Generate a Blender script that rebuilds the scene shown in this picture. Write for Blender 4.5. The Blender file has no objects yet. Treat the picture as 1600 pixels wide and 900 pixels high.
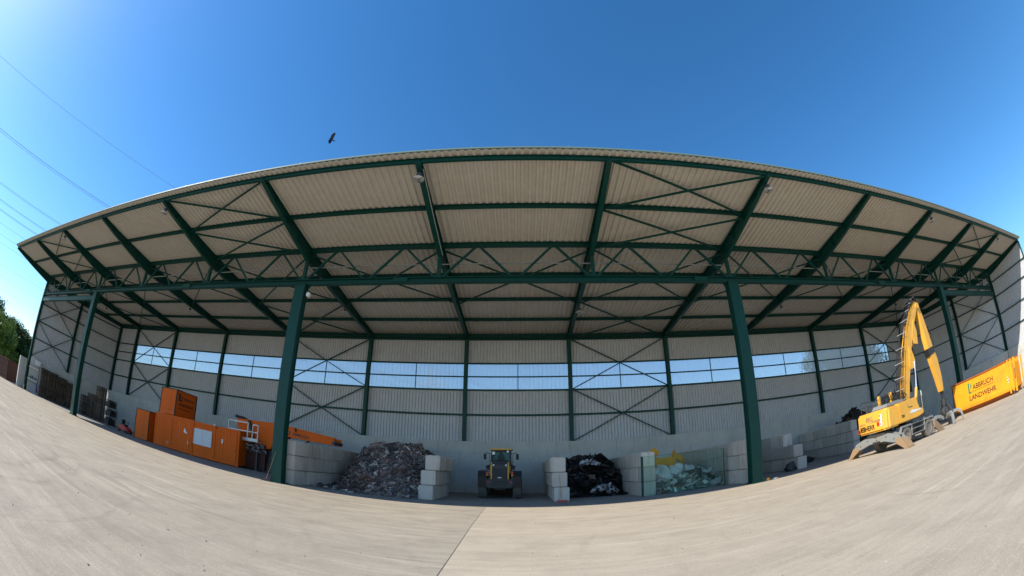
import bpy, bmesh, math, random
from mathutils import Vector, Matrix
random.seed(7)
R = math.radians
S = bpy.context.scene
COL = S.collection

# ------------------------------------------------------------------ camera
cd = bpy.data.cameras.new('camera'); cam = bpy.data.objects.new('camera', cd); COL.objects.link(cam); S.camera = cam
cd.type = 'PANO'; cd.panorama_type = 'FISHEYE_EQUISOLID'
cd.sensor_width = 36; cd.sensor_fit = 'HORIZONTAL'
cd.fisheye_lens = 15.016; cd.fisheye_fov = R(220)
cd.shift_x = 0.00178; cd.shift_y = 0.0219
cd.clip_start = 0.05; cd.clip_end = 6000
pitch, yaw, roll = 0.4053, -0.0273, 0.0049
fw = Vector((math.sin(yaw)*math.cos(pitch), math.cos(yaw)*math.cos(pitch), math.sin(pitch)))
ri = Vector((math.cos(yaw), -math.sin(yaw), 0)); up = ri.cross(fw)
r2 = ri*math.cos(roll) + up*math.sin(roll); u2 = -ri*math.sin(roll) + up*math.cos(roll)
cam.matrix_world = Matrix(((r2.x, u2.x, -fw.x, 0), (r2.y, u2.y, -fw.y, 0), (r2.z, u2.z, -fw.z, 1.604), (0, 0, 0, 1)))

# ------------------------------------------------------------------ light
SUN_AZ, SUN_EL = -110.5, 37.3          # azimuth from +Y towards +X
w = bpy.data.worlds.new('World'); S.world = w; w.use_nodes = True
nt = w.node_tree; bg = nt.nodes['Background']
sky = nt.nodes.new('ShaderNodeTexSky'); sky.sky_type = 'NISHITA'; sky.sun_disc = False
sky.sun_elevation = R(SUN_EL); sky.sun_rotation = R(SUN_AZ)
sky.air_density = 1.15; sky.dust_density = 0.2; sky.ozone_density = 4.2; sky.altitude = 100
hs = nt.nodes.new('ShaderNodeHueSaturation'); hs.inputs['Saturation'].default_value = 1.25
nt.links.new(sky.outputs[0], hs.inputs['Color']); nt.links.new(hs.outputs[0], bg.inputs[0]); bg.inputs[1].default_value = 0.15
sl = bpy.data.lights.new('sun', 'SUN'); sl.energy = 4.9; sl.angle = R(0.53); sl.color = (1, 0.93, 0.82)
so = bpy.data.objects.new('sun', sl); COL.objects.link(so)
sd = Vector((math.sin(R(SUN_AZ))*math.cos(R(SUN_EL)), math.cos(R(SUN_AZ))*math.cos(R(SUN_EL)), math.sin(R(SUN_EL))))
so.rotation_euler = sd.to_track_quat('Z', 'Y').to_euler(); so.location = sd*60
S.view_settings.view_transform = 'Standard'; S.view_settings.look = 'None'
S.view_settings.exposure = 0.45; S.view_settings.gamma = 1
S.view_settings.use_curve_mapping = False
S.cycles.max_bounces = 8; S.cycles.diffuse_bounces = 5; S.cycles.transparent_max_bounces = 12
S.cycles.use_denoising = True
S.render.film_transparent = False

# ------------------------------------------------------------------ materials
def nodes(name):
    m = bpy.data.materials.new(name); m.use_nodes = True
    n = m.node_tree.nodes; return m, n, m.node_tree.links, n['Principled BSDF']
def ramp(n, stops):
    r = n.new('ShaderNodeValToRGB'); e = r.color_ramp.elements
    while len(e) < len(stops): e.new(0.5)
    for i, (p, c) in enumerate(stops):
        e[i].position = p; e[i].color = (c, c, c, 1) if isinstance(c, (int, float)) else (*c, 1)
    return r
def noise(n, l, coord, scale, detail=6, rough=0.6, dist=0.0, sc=None, rot=None):
    mp = n.new('ShaderNodeMapping'); l.new(coord, mp.inputs[0])
    if sc: mp.inputs['Scale'].default_value = sc
    if rot: mp.inputs['Rotation'].default_value = rot
    t = n.new('ShaderNodeTexNoise'); t.inputs['Scale'].default_value = scale
    t.inputs['Detail'].default_value = detail; t.inputs['Roughness'].default_value = rough
    t.inputs['Distortion'].default_value = dist
    l.new(mp.outputs[0], t.inputs['Vector']); return t
def mix(n, l, a, b, fac, mode='MIX'):
    x = n.new('ShaderNodeMix'); x.data_type = 'RGBA'; x.blend_type = mode
    for s, v in ((x.inputs[6], a), (x.inputs[7], b)):
        if isinstance(v, tuple): s.default_value = (*v, 1)
        else: l.new(v, s)
    if isinstance(fac, (int, float)): x.inputs[0].default_value = fac
    else: l.new(fac, x.inputs[0])
    return x.outputs[2]
def paint(name, c, rough=0.5, metal=0.0, dirt=0.25, dirtc=(0.16, 0.12, 0.08), scale=1.5, bump=0.0, streak=False, spec=0.5):
    """painted or plain surface with uneven wear"""
    m, n, l, b = nodes(name)
    tc = n.new('ShaderNodeTexCoord')
    t = noise(n, l, tc.outputs['Object'], scale, 8, 0.65, 0.4, sc=(1, 1, 0.22) if streak else None)
    r = ramp(n, [(0.45, 0.0), (0.78, 1.0)]); l.new(t.outputs[0], r.inputs[0])
    ml = n.new('ShaderNodeMath'); ml.operation = 'MULTIPLY'; l.new(r.outputs[0], ml.inputs[0]); ml.inputs[1].default_value = dirt
    t2 = noise(n, l, tc.outputs['Object'], scale*7, 4, 0.6)
    c2 = mix(n, l, tuple(x*0.82 for x in c), tuple(min(1, x*1.12) for x in c), t2.outputs[0])
    l.new(mix(n, l, c2, dirtc, ml.outputs[0]), b.inputs['Base Color'])
    rr = n.new('ShaderNodeMapRange'); l.new(t.outputs[0], rr.inputs[0]); rr.inputs[3].default_value = max(0.05, rough-0.15); rr.inputs[4].default_value = min(1, rough+0.2)
    l.new(rr.outputs[0], b.inputs['Roughness']); b.inputs['Metallic'].default_value = metal
    b.inputs['Specular IOR Level'].default_value = spec
    if bump:
        bp = n.new('ShaderNodeBump'); bp.inputs['Strength'].default_value = bump; bp.inputs['Distance'].default_value = 0.02
        l.new(t2.outputs[0], bp.inputs['Height']); l.new(bp.outputs[0], b.inputs['Normal'])
    return m
def concrete(name, c, stain=(0.27, 0.175, 0.095), amount=0.35, world=True, rnd=False):
    m, n, l, b = nodes(name)
    tc = n.new('ShaderNodeTexCoord'); g = n.new('ShaderNodeNewGeometry')
    co = g.outputs['Position'] if world else tc.outputs['Object']
    big = noise(n, l, co, 0.7, 8, 0.65, 0.3)
    fine = noise(n, l, co, 14, 6, 0.7)
    drip = noise(n, l, co, 1.6, 6, 0.6, 0.6, sc=(1.6, 1.6, 0.25))
    base = mix(n, l, tuple(x*0.72 for x in c), tuple(x*1.18 for x in c), big.outputs[0])
    base = mix(n, l, base, tuple(x*0.55 for x in c), ramp_out(n, l, fine.outputs[0], 0.58, 0.8, 0.5))
    base = mix(n, l, base, stain, ramp_out(n, l, drip.outputs[0], 0.53, 0.72, amount))
    if rnd:
        oi = n.new('ShaderNodeObjectInfo'); mr = n.new('ShaderNodeMapRange'); l.new(oi.outputs['Random'], mr.inputs[0]); mr.inputs[3].default_value = 0.0; mr.inputs[4].default_value = 0.7
        base = mix(n, l, base, tuple(x*0.6 for x in c), mr.outputs[0])
    l.new(base, b.inputs['Base Color']); b.inputs['Roughness'].default_value = 0.9; b.inputs['Specular IOR Level'].default_value = 0.25
    bp = n.new('ShaderNodeBump'); bp.inputs['Strength'].default_value = 0.35; bp.inputs['Distance'].default_value = 0.02
    l.new(fine.outputs[0], bp.inputs['Height']); l.new(bp.outputs[0], b.inputs['Normal'])
    return m
def ramp_out(n, l, src, a, b_, k):
    r = ramp(n, [(a, 0.0), (b_, 1.0)]); l.new(src, r.inputs[0])
    mm = n.new('ShaderNodeMath'); mm.operation = 'MULTIPLY'; l.new(r.outputs[0], mm.inputs[0]); mm.inputs[1].default_value = k
    return mm.outputs[0]
def ground(name, c1, c2, streak_rot, dark, arc):
    m, n, l, b = nodes(name)
    g = n.new('ShaderNodeNewGeometry'); co = g.outputs['Position']
    big = noise(n, l, co, 0.11, 6, 0.6, 0.8)
    mid = noise(n, l, co, 0.9, 8, 0.7, 0.5)
    st1 = noise(n, l, co, 0.55, 9, 0.72, 2.4, sc=(0.11, 1.5, 1), rot=(0, 0, streak_rot))
    st2 = noise(n, l, co, 0.9, 8, 0.75, 2.2, sc=(0.10, 2.2, 1), rot=(0, 0, streak_rot+0.28))
    fine = noise(n, l, co, 55, 3, 0.8)
    agg = n.new('ShaderNodeTexVoronoi'); agg.inputs['Scale'].default_value = 70; l.new(co, agg.inputs['Vector'])
    base = mix(n, l, c1, c2, big.outputs[0])
    patch = noise(n, l, co, 0.16, 5, 0.6, 1.5)
    def masked(src, lo_, hi_, k_, inv=False):
        m1 = n.new('ShaderNodeMath'); m1.operation = 'MULTIPLY'; l.new(ramp_out(n, l, src, lo_, hi_, k_), m1.inputs[0])
        rr = ramp(n, [(0.38, 1.0 if inv else 0.12), (0.62, 0.12 if inv else 1.0)]); l.new(patch.outputs[0], rr.inputs[0]); l.new(rr.outputs[0], m1.inputs[1]); return m1.outputs[0]
    base = mix(n, l, base, dark, masked(st1.outputs[0], 0.45, 0.74, 0.62))
    base = mix(n, l, base, tuple(min(1, x*1.22) for x in c2), ramp_out(n, l, st2.outputs[0], 0.52, 0.78, 0.4))
    base = mix(n, l, base, dark, ramp_out(n, l, mid.outputs[0], 0.42, 0.72, 0.55))
    st3 = noise(n, l, co, 1.1, 8, 0.75, 2.0, sc=(0.09, 2.6, 1), rot=(0, 0, streak_rot+0.12))
    st4 = noise(n, l, co, 1.0, 8, 0.7, 1.6, sc=(0.16, 1.7, 1), rot=(0, 0, streak_rot-0.45))
    base = mix(n, l, base, tuple(x*0.8 for x in dark), masked(st3.outputs[0], 0.48, 0.76, 0.40, True))
    base = mix(n, l, base, tuple(min(1, x*1.3) for x in c2), masked(st4.outputs[0], 0.48, 0.72, 0.75))
    mp = n.new('ShaderNodeMapping'); mp.inputs['Location'].default_value = (-arc[0], -arc[1], 0); l.new(co, mp.inputs[0])
    ln = n.new('ShaderNodeVectorMath'); ln.operation = 'LENGTH'; l.new(mp.outputs[0], ln.inputs[0])
    wb = noise(n, l, co, 0.35, 4, 0.6); ad = n.new('ShaderNodeMath'); ad.operation = 'MULTIPLY_ADD'; l.new(wb.outputs[0], ad.inputs[0]); ad.inputs[1].default_value = 1.2; l.new(ln.outputs['Value'], ad.inputs[2])
    n1 = n.new('ShaderNodeTexNoise'); n1.noise_dimensions = '1D'; n1.inputs['Scale'].default_value = 2.2; n1.inputs['Detail'].default_value = 5; l.new(ad.outputs[0], n1.inputs['W'])
    brk = noise(n, l, co, 0.15, 4, 0.6)
    mm = n.new('ShaderNodeMath'); mm.operation = 'MULTIPLY'; l.new(ramp_out(n, l, n1.outputs[0], 0.58, 0.74, 0.35), mm.inputs[0]); l.new(ramp_out(n, l, brk.outputs[0], 0.48, 0.62, 1.0), mm.inputs[1])
    base = mix(n, l, base, tuple(x*0.78 for x in dark), mm.outputs[0])
    base = mix(n, l, base, tuple(x*0.45 for x in c1), ramp_out(n, l, fine.outputs[0], 0.54, 0.75, 0.55))
    base = mix(n, l, base, tuple(min(1, x*1.5) for x in c2), ramp_out(n, l, agg.outputs['Color'], 0.72, 0.95, 0.35))
    l.new(base, b.inputs['Base Color']); b.inputs['Roughness'].default_value = 0.93; b.inputs['Specular IOR Level'].default_value = 0.2
    bp = n.new('ShaderNodeBump'); bp.inputs['Strength'].default_value = 0.5; bp.inputs['Distance'].default_value = 0.006
    l.new(fine.outputs[0], bp.inputs['Height']); l.new(bp.outputs[0], b.inputs['Normal'])
    return m
def attrmat(name, rough=0.85, spec=0.3):
    m, n, l, b = nodes(name)
    a = n.new('ShaderNodeAttribute'); a.attribute_name = 'tint'
    tc = n.new('ShaderNodeTexCoord'); t = noise(n, l, tc.outputs['Object'], 9, 5, 0.7)
    l.new(mix(n, l, a.outputs['Color'], (0.04, 0.035, 0.03), ramp_out(n, l, t.outputs[0], 0.5, 0.8, 0.5)), b.inputs['Base Color'])
    b.inputs['Roughness'].default_value = rough; b.inputs['Specular IOR Level'].default_value = spec
    return m
def glassy(name, tint, alpha_mix, diff, rough=0.06):
    """clear or milky sheet: transparent mixed with a little body and gloss"""
    m, n, l, b = nodes(name); out = n['Material Output']; n.remove(b)
    t = n.new('ShaderNodeBsdfTransparent'); t.inputs[0].default_value = (*tint, 1)
    d = n.new('ShaderNodeBsdfTranslucent'); d.inputs[0].default_value = (*diff, 1)
    d2 = n.new('ShaderNodeBsdfDiffuse'); d2.inputs[0].default_value = (*diff, 1)
    g = n.new('ShaderNodeBsdfGlossy'); g.inputs['Roughness'].default_value = rough
    md = n.new('ShaderNodeMixShader'); md.inputs[0].default_value = 0.4; l.new(d.outputs[0], md.inputs[1]); l.new(d2.outputs[0], md.inputs[2])
    a = n.new('ShaderNodeMixShader'); a.inputs[0].default_value = alpha_mix; l.new(t.outputs[0], a.inputs[1]); l.new(md.outputs[0], a.inputs[2])
    fr = n.new('ShaderNodeFresnel'); fr.inputs[0].default_value = 1.18
    z = n.new('ShaderNodeMixShader'); l.new(fr.outputs[0], z.inputs[0]); l.new(a.outputs[0], z.inputs[1]); l.new(g.outputs[0], z.inputs[2])
    l.new(z.outputs[0], out.inputs[0]); return m

M = {}
M['steel'] = paint('green_steel', (0.0, 0.048, 0.037), 0.45, dirt=0.10, dirtc=(0.02, 0.05, 0.045), scale=0.8, spec=0.3); 
M['roofsheet'] = paint('roof_sheet', (0.54, 0.515, 0.45), 0.6, dirt=0.30, dirtc=(0.40, 0.34, 0.26), scale=0.35)
M['clad'] = paint('wall_cladding', (0.53, 0.545, 0.56), 0.6, dirt=0.25, dirtc=(0.34, 0.32, 0.29), scale=0.5, streak=True)
M['conc'] = concrete('wall_concrete', (0.52, 0.52, 0.49), amount=0.35)
M['block'] = concrete('block_concrete', (0.64, 0.595, 0.53), amount=0.75, rnd=True)
M['floor'] = concrete('floor_concrete', (0.30, 0.285, 0.26), stain=(0.1, 0.09, 0.08), amount=0.4)
M['yard_l'] = ground('asphalt', (0.33, 0.285, 0.225), (0.43, 0.375, 0.295), 0.06, (0.20, 0.175, 0.145), (-13, 0))
M['yard_r'] = ground('yard_concrete', (0.40, 0.34, 0.26), (0.51, 0.44, 0.34), -0.10, (0.30, 0.25, 0.19), (19, 3))
M['orange'] = paint('orange_paint', (0.72, 0.115, 0.0), 0.5, spec=0.2, dirt=0.25, dirtc=(0.33, 0.06, 0.0), scale=1.2, streak=True)
M['conto'] = paint('container_orange', (0.88, 0.36, 0.012), 0.45, dirt=0.6, dirtc=(0.55, 0.15, 0.02), scale=0.9)
M['rust'] = paint('rust', (0.065, 0.022, 0.014), 0.8, dirt=0.6, dirtc=(0.08, 0.03, 0.02), scale=2)
M['rusty_orange'] = paint('rusty_orange', (0.36, 0.10, 0.015), 0.7, dirt=0.6, dirtc=(0.16, 0.05, 0.02), scale=2)
M['yellow'] = paint('machine_yellow', (0.82, 0.41, 0.04), 0.45, dirt=0.55, dirtc=(0.50, 0.30, 0.11), scale=1.7)
M['loader_yellow'] = paint('loader_yellow', (0.75, 0.38, 0.03), 0.4, dirt=0.25, scale=2)
M['dark'] = paint('dark_plastic', (0.022, 0.022, 0.024), 0.55, dirt=0.2, dirtc=(0.09, 0.08, 0.07), scale=3)
M['darkgrey'] = paint('dark_grey_metal', (0.035, 0.037, 0.042), 0.5, dirt=0.3, dirtc=(0.13, 0.11, 0.09), scale=3)
M['grey'] = paint('grey_metal', (0.22, 0.235, 0.235), 0.55, dirt=0.5, dirtc=(0.24, 0.17, 0.10), scale=2)
M['galv'] = paint('galvanised', (0.50, 0.51, 0.52), 0.4, 0.3, dirt=0.2, scale=4)
M['tyre'] = paint('tyre_rubber', (0.11, 0.105, 0.10), 0.9, dirt=0.6, dirtc=(0.24, 0.21, 0.17), scale=4, bump=0.3)
M['mudtyre'] = paint('dusty_tyre', (0.17, 0.15, 0.125), 0.9, dirt=0.6, dirtc=(0.30, 0.26, 0.20), scale=4, bump=0.3)
M['worn'] = paint('worn_steel_orange', (0.30, 0.19, 0.11), 0.6, dirt=0.6, dirtc=(0.36, 0.33, 0.28), scale=5)
M['wornyellow'] = paint('sand_dusted_yellow', (0.30, 0.19, 0.10), 0.85, dirt=0.8, dirtc=(0.24, 0.21, 0.17), scale=5)
M['white'] = paint('white_paint', (0.78, 0.78, 0.76), 0.5, dirt=0.15, scale=3)
M['lgrey'] = paint('light_shutter', (0.62, 0.64, 0.66), 0.5, dirt=0.1, scale=3)
M['black'] = paint('black', (0.012, 0.012, 0.013), 0.5, dirt=0.0)
M['red'] = paint('red', (0.55, 0.02, 0.02), 0.4, dirt=0.1)
M['green'] = paint('logo_green', (0.0, 0.20, 0.10), 0.5, dirt=0.0)
M['blue'] = paint('blue', (0.02, 0.10, 0.45), 0.5)
M['chrome'] = paint('chrome', (0.75, 0.76, 0.78), 0.15, 1.0, dirt=0.0)
M['wood'] = paint('pallet_wood', (0.085, 0.052, 0.034), 0.85, dirt=0.5, dirtc=(0.05, 0.035, 0.03), scale=5)
_m = M['wood']; _n = _m.node_tree.nodes; _l = _m.node_tree.links; _b = _n['Principled BSDF']
_oi = _n.new('ShaderNodeObjectInfo'); _src = _b.inputs['Base Color'].links[0].from_socket
_l.new(mix(_n, _l, _src, (0.20, 0.14, 0.09), ramp_out(_n, _l, _oi.outputs['Random'], 0.5, 1.0, 0.8)), _b.inputs['Base Color'])
M['woodl'] = paint('light_wood', (0.36, 0.24, 0.14), 0.8, dirt=0.3, scale=5)
M['heap'] = attrmat('heap_pieces'); M['foil'] = attrmat('black_foil', 0.35, 0.5); M['soft'] = attrmat('insulation_pieces', 0.7)
M['bag'] = paint('milky_bag', (0.74, 0.78, 0.76), 0.35, dirt=0.25, dirtc=(0.35, 0.42, 0.40), scale=4, bump=0.5)
M['foam'] = paint('yellow_foam', (0.74, 0.34, 0.02), 0.8, dirt=0.3, dirtc=(0.35, 0.18, 0.03), scale=3)
M['window'] = glassy('window_sheet', (0.95, 0.975, 1.0), 0.36, (0.84, 0.91, 0.97), 0.2)
M['tintglass'] = glassy('green_glass', (0.90, 0.975, 0.945), 0.02, (0.35, 0.55, 0.48))
M['cabglass'] = glassy('cab_glass', (0.62, 0.78, 0.80), 0.12, (0.18, 0.30, 0.32))
M['lens'] = paint('lamp_lens', (0.75, 0.75, 0.72), 0.2, dirt=0.0)
M['bark'] = paint('bark', (0.09, 0.065, 0.045), 0.9, dirt=0.4, scale=6, bump=0.5)
M['wire'] = paint('wire', (0.17, 0.21, 0.27), 0.5, dirt=0)
M['fringe'] = paint('eave_trim', (0.16, 0.24, 0.21), 0.5, dirt=0.2)
def leafmat(name, a, b_):
    m, n, l, b = nodes(name)
    at = n.new('ShaderNodeAttribute'); at.attribute_name = 'tint'
    l.new(mix(n, l, a, b_, at.outputs['Fac']), b.inputs['Base Color']); b.inputs['Roughness'].default_value = 0.6
    b.inputs['Specular IOR Level'].default_value = 0.3
    tr = n.new('ShaderNodeBsdfTranslucent'); l.new(mix(n, l, a, b_, at.outputs['Fac']), tr.inputs[0])
    mx = n.new('ShaderNodeMixShader'); mx.inputs[0].default_value = 0.3
    l.new(b.outputs[0], mx.inputs[1]); l.new(tr.outputs[0], mx.inputs[2]); l.new(mx.outputs[0], n['Material Output'].inputs[0])
    return m
M['leafdark'] = leafmat('leaves_dark', (0.012, 0.035, 0.008), (0.05, 0.11, 0.02))
M['leaflight'] = leafmat('leaves_light', (0.05, 0.10, 0.012), (0.18, 0.27, 0.04))

# ------------------------------------------------------------------ mesh helpers
class MB:
    def __init__(s): s.v = []; s.f = []; s.t = None
    def add(s, vs, fs):
        k = len(s.v); s.v += [tuple(v) for v in vs]; s.f += [tuple(i+k for i in f) for f in fs]; return s
    def box(s, x0, x1, y0, y1, z0, z1):
        return s.add([(x0,y0,z0),(x1,y0,z0),(x1,y1,z0),(x0,y1,z0),(x0,y0,z1),(x1,y0,z1),(x1,y1,z1),(x0,y1,z1)],
                     [(0,3,2,1),(4,5,6,7),(0,1,5,4),(1,2,6,5),(2,3,7,6),(3,0,4,7)])
    def obox(s, c, sz, mat):
        a = [Vector((sx*sz[0]/2, sy*sz[1]/2, sz_*sz[2]/2)) for sz_ in (-1,1) for sx, sy in ((-1,-1),(1,-1),(1,1),(-1,1))]
        return s.add([Vector(c)+mat@v for v in a], [(0,3,2,1),(4,5,6,7),(0,1,5,4),(1,2,6,5),(2,3,7,6),(3,0,4,7)])
    def bar(s, p, q, w_, h_, upv=(0,0,1)):
        p, q = Vector(p), Vector(q); d = (q-p)
        L = d.length; d.normalize(); u = Vector(upv)
        if abs(d.dot(u)) > 0.98: u = Vector((0,1,0))
        r = d.cross(u).normalized(); u = r.cross(d)
        return s.obox((p+q)/2, (L, w_, h_), Matrix((d, r, u)).transposed())
    def ibeam(s, p, q, w_, h_, tf=0.02, tw=0.015, upv=(0,0,1)):
        p, q = Vector(p), Vector(q); d = (q-p).normalized(); u = Vector(upv)
        if abs(d.dot(u)) > 0.98: u = Vector((0,1,0))
        r = d.cross(u).normalized(); u = r.cross(d)
        s.bar(p+u*(h_/2-tf/2), q+u*(h_/2-tf/2), w_, tf, upv); s.bar(p-u*(h_/2-tf/2), q-u*(h_/2-tf/2), w_, tf, upv)
        return s.bar(p, q, tw, h_-2*tf, upv)
    def tube(s, pts, r, n=8, cap=True):
        pts = [Vector(p) for p in pts]; rings = []
        rr = r if isinstance(r, (list, tuple)) else [r]*len(pts)
        for i, p in enumerate(pts):
            d = (pts[min(i+1, len(pts)-1)] - pts[max(i-1, 0)]).normalized()
            a = Vector((0,0,1)) if abs(d.z) < 0.9 else Vector((1,0,0))
            x = d.cross(a).normalized(); y = d.cross(x)
            rings.append([p + x*math.cos(2*math.pi*k/n)*rr[i] + y*math.sin(2*math.pi*k/n)*rr[i] for k in range(n)])
        vs = [v for g in rings for v in g]
        fs = [(i*n+k, i*n+(k+1) % n, (i+1)*n+(k+1) % n, (i+1)*n+k) for i in range(len(pts)-1) for k in range(n)]
        if cap: fs += [tuple(reversed(range(n))), tuple((len(pts)-1)*n+k for k in range(n))]
        return s.add(vs, fs)
    def prism(s, poly, axis, a, b_):
        """poly: 2-D outline in the plane normal to axis; x:(y,z) y:(x,z) z:(x,y)"""
        def P(u, v, t): return {'x': (t,u,v), 'y': (u,t,v), 'z': (u,v,t)}[axis]
        n = len(poly)
        vs = [P(u, v, a) for u, v in poly] + [P(u, v, b_) for u, v in poly]
        fs = [tuple(range(n)), tuple(reversed(range(n, 2*n)))] + [(i, i+n, (i+1) % n+n, (i+1) % n) for i in range(n)]
        return s.add(vs, fs)
    def lathe(s, prof, c, axis='x', n=24):
        """prof: (t along axis, radius)"""
        vs = []
        for t, r in prof:
            for k in range(n):
                a = 2*math.pi*k/n; u, v = r*math.cos(a), r*math.sin(a)
                p = {'x': (t,u,v), 'y': (u,t,v), 'z': (u,v,t)}[axis]; vs.append((c[0]+p[0], c[1]+p[1], c[2]+p[2]))
        m_ = len(prof)
        fs = [(i*n+k, i*n+(k+1) % n, (i+1)*n+(k+1) % n, (i+1)*n+k) for i in range(m_-1) for k in range(n)]
        fs += [tuple(reversed(range(n))), tuple((m_-1)*n+k for k in range(n))]
        return s.add(vs, fs)
    def xform(s, mt):
        s.v = [tuple(mt @ Vector(v)) for v in s.v]; return s
    def mesh(s, name, m, bevel=0.0, smooth=False):
        me = bpy.data.meshes.new(name); me.from_pydata(s.v, [], s.f)
        bm = bmesh.new(); bm.from_mesh(me)
        bmesh.ops.recalc_face_normals(bm, faces=bm.faces)
        if bevel: bmesh.ops.bevel(bm, geom=[e for e in bm.edges if len(e.link_faces) == 2 and e.calc_face_angle(0) > 0.35], offset=bevel, segments=2, affect='EDGES', clamp_overlap=True)
        bm.to_mesh(me); bm.free()
        me.materials.append(m)
        if smooth:
            for p in me.polygons: p.use_smooth = True
        if s.t is not None and not bevel:
            at = me.color_attributes.new('tint', 'FLOAT_COLOR', 'CORNER')
            for p in me.polygons:
                c = s.t[p.index]
                for li in p.loop_indices: at.data[li].color = (*c, 1)
        return me
    def build(s, name, m, parent=None, bevel=0.0, smooth=False, loc=None):
        if isinstance(m, str): m = M[m]
        o = bpy.data.objects.new(name, s.mesh(name, m, bevel, smooth)); COL.objects.link(o)
        if parent: o.parent = parent
        if loc: o.location = loc
        return o
def sep(mb, name, m, parent=None, bevel=0.0):
    """build every loose piece of mb as an object of its own"""
    par = list(range(len(mb.v)))
    def fd(a):
        while par[a] != a: par[a] = par[par[a]]; a = par[a]
        return a
    for f in mb.f:
        for q in f[1:]: par[fd(q)] = fd(f[0])
    gs = {}
    for f in mb.f: gs.setdefault(fd(f[0]), []).append(f)
    out = []
    for fs in gs.values():
        ids = sorted({q for f in fs for q in f}); mp = {q: k for k, q in enumerate(ids)}
        b_ = MB(); b_.v = [mb.v[q] for q in ids]; b_.f = [tuple(mp[q] for q in f) for f in fs]; out.append(b_.build(name, m, parent, bevel))
    return out
def tag(o, label=None, cat=None, group=None, kind=None):
    if label: o['label'] = label
    if cat: o['category'] = cat
    if group: o['group'] = group
    if kind: o['kind'] = kind
    return o
def thing(name, label, cat, loc=(0,0,0), rz=0.0, group=None):
    o = bpy.data.objects.new(name, None); COL.objects.link(o); o.location = loc; o.rotation_euler = (0,0,rz)
    o.empty_display_size = 0.2
    return tag(o, label, cat, group)
def copy_tree(o, loc=None, rz=None, label=None, parent=None):
    c = o.copy(); COL.objects.link(c)
    if parent: c.parent = parent
    if loc is not None: c.location = loc
    if rz is not None: c.rotation_euler = (0,0,rz)
    if label: c['label'] = label
    for ch in list(o.children): copy_tree(ch, parent=c)
    return c
def text(name, body, size, mat_, parent, origin, xdir, updir, extrude=0.004, bold=0.0, align='LEFT', shear=0.0, sx=1.0):
    cu = bpy.data.curves.new(name, 'FONT'); cu.body = body; cu.size = size; cu.extrude = extrude; cu.offset = bold; cu.align_x = align; cu.shear = shear
    t = bpy.data.objects.new(name+'_tmp', cu); COL.objects.link(t)
    dg = bpy.context.evaluated_depsgraph_get()
    me = bpy.data.meshes.new_from_object(t.evaluated_get(dg)); bpy.data.objects.remove(t); bpy.data.curves.remove(cu)
    x = Vector(xdir).normalized(); y = Vector(updir).normalized(); z = x.cross(y)
    mt = Matrix(((x.x,y.x,z.x,origin[0]),(x.y,y.y,z.y,origin[1]),(x.z,y.z,z.z,origin[2]),(0,0,0,1))) @ Matrix.Diagonal((sx,1,1,1))
    me.transform(mt); me.materials.clear(); me.materials.append(M[mat_])
    o = bpy.data.objects.new(name, me); COL.objects.link(o); o.parent = parent; return o

# ------------------------------------------------------------------ ground
def sheet(name, x0, x1, y0, y1, z, m):
    b = MB(); b.add([(x0,y0,z),(x1,y0,z),(x1,y1,z),(x0,y1,z)], [(0,1,2,3)]); return tag(b.build(name, m), kind='structure')
sheet('ground', -2500, 2500, -2500, 2500, -0.012, 'yard_l')
yl = MB(); yl.add([(-75,-60,-0.004),(-1.0,-60,-0.004),(-1.11,4,-0.004),(-1.40,12.2,-0.004),(-1.55,19.2,-0.004),(-75,19.2,-0.004)], [(0,1,2,3,4,5)])
tag(yl.build('asphalt_yard', 'yard_l'), kind='structure')
yr = MB(); yr.add([(-0.975,-60,-0.004),(75,-60,-0.004),(75,19.2,-0.004),(-1.54,19.2,-0.004),(-1.385,12.2,-0.004),(-1.085,4,-0.004)], [(0,1,2,3,4,5)])
tag(yr.build('concrete_yard', 'yard_r'), kind='structure')
fl = MB(); fl.add([(-52.2,19.2,0.0),(51.7,19.2,0.0),(45.6,32,0.0),(-48.8,32,0.0)], [(0,1,2,3)]); tag(fl.build('hall_floor', 'floor'), kind='structure')

random.seed(99)
gb = MB(); gb.t = []
for k in range(1500):
    x = random.uniform(-30, 30); y = random.uniform(1.5, 21); s_ = random.uniform(0.004, 0.02)*(1+1.2*(random.random() > .96))
    if random.random() < 0.45: y = random.gauss(19.6, 0.9)
    gb.add([(x-s_,y-s_,-0.004),(x+s_,y-s_*.7,-0.004),(x+s_*.8,y+s_,-0.004),(x-s_*.9,y+s_*.8,-0.004),(x,y,s_*0.9)], [(0,1,4),(1,2,4),(2,3,4),(3,0,4)])
    v_ = random.choice([(0.3,0.27,0.23),(0.22,0.19,0.16),(0.45,0.42,0.38)]); gb.t += [v_]*4
tag(gb.build('grit', attrmat('grit_stones')), 'loose grit and small stones scattered over the yard', 'grit', kind='stuff')
# ------------------------------------------------------------------ the hall
FX = [-52.25] + [-44.25+8*k for k in range(12)] + [51.75]
def zr(y): return 14.7976 - 0.07411*y
YP = [13.2+3.15*k for k in range(7)]
hall = thing('storage_hall', 'long open fronted green steel hall with beige corrugated roof and cladding', 'hall', (0, 0, 0))
LW = ((-52.25, 19.4), (-48.87, 32.08)); RW = ((51.75, 19.4), (45.7, 32.08))
def xw(W, y):
    (a, b_), (c, d) = W; return a if y <= b_ else a+(c-a)*(y-b_)/(d-b_)
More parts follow.
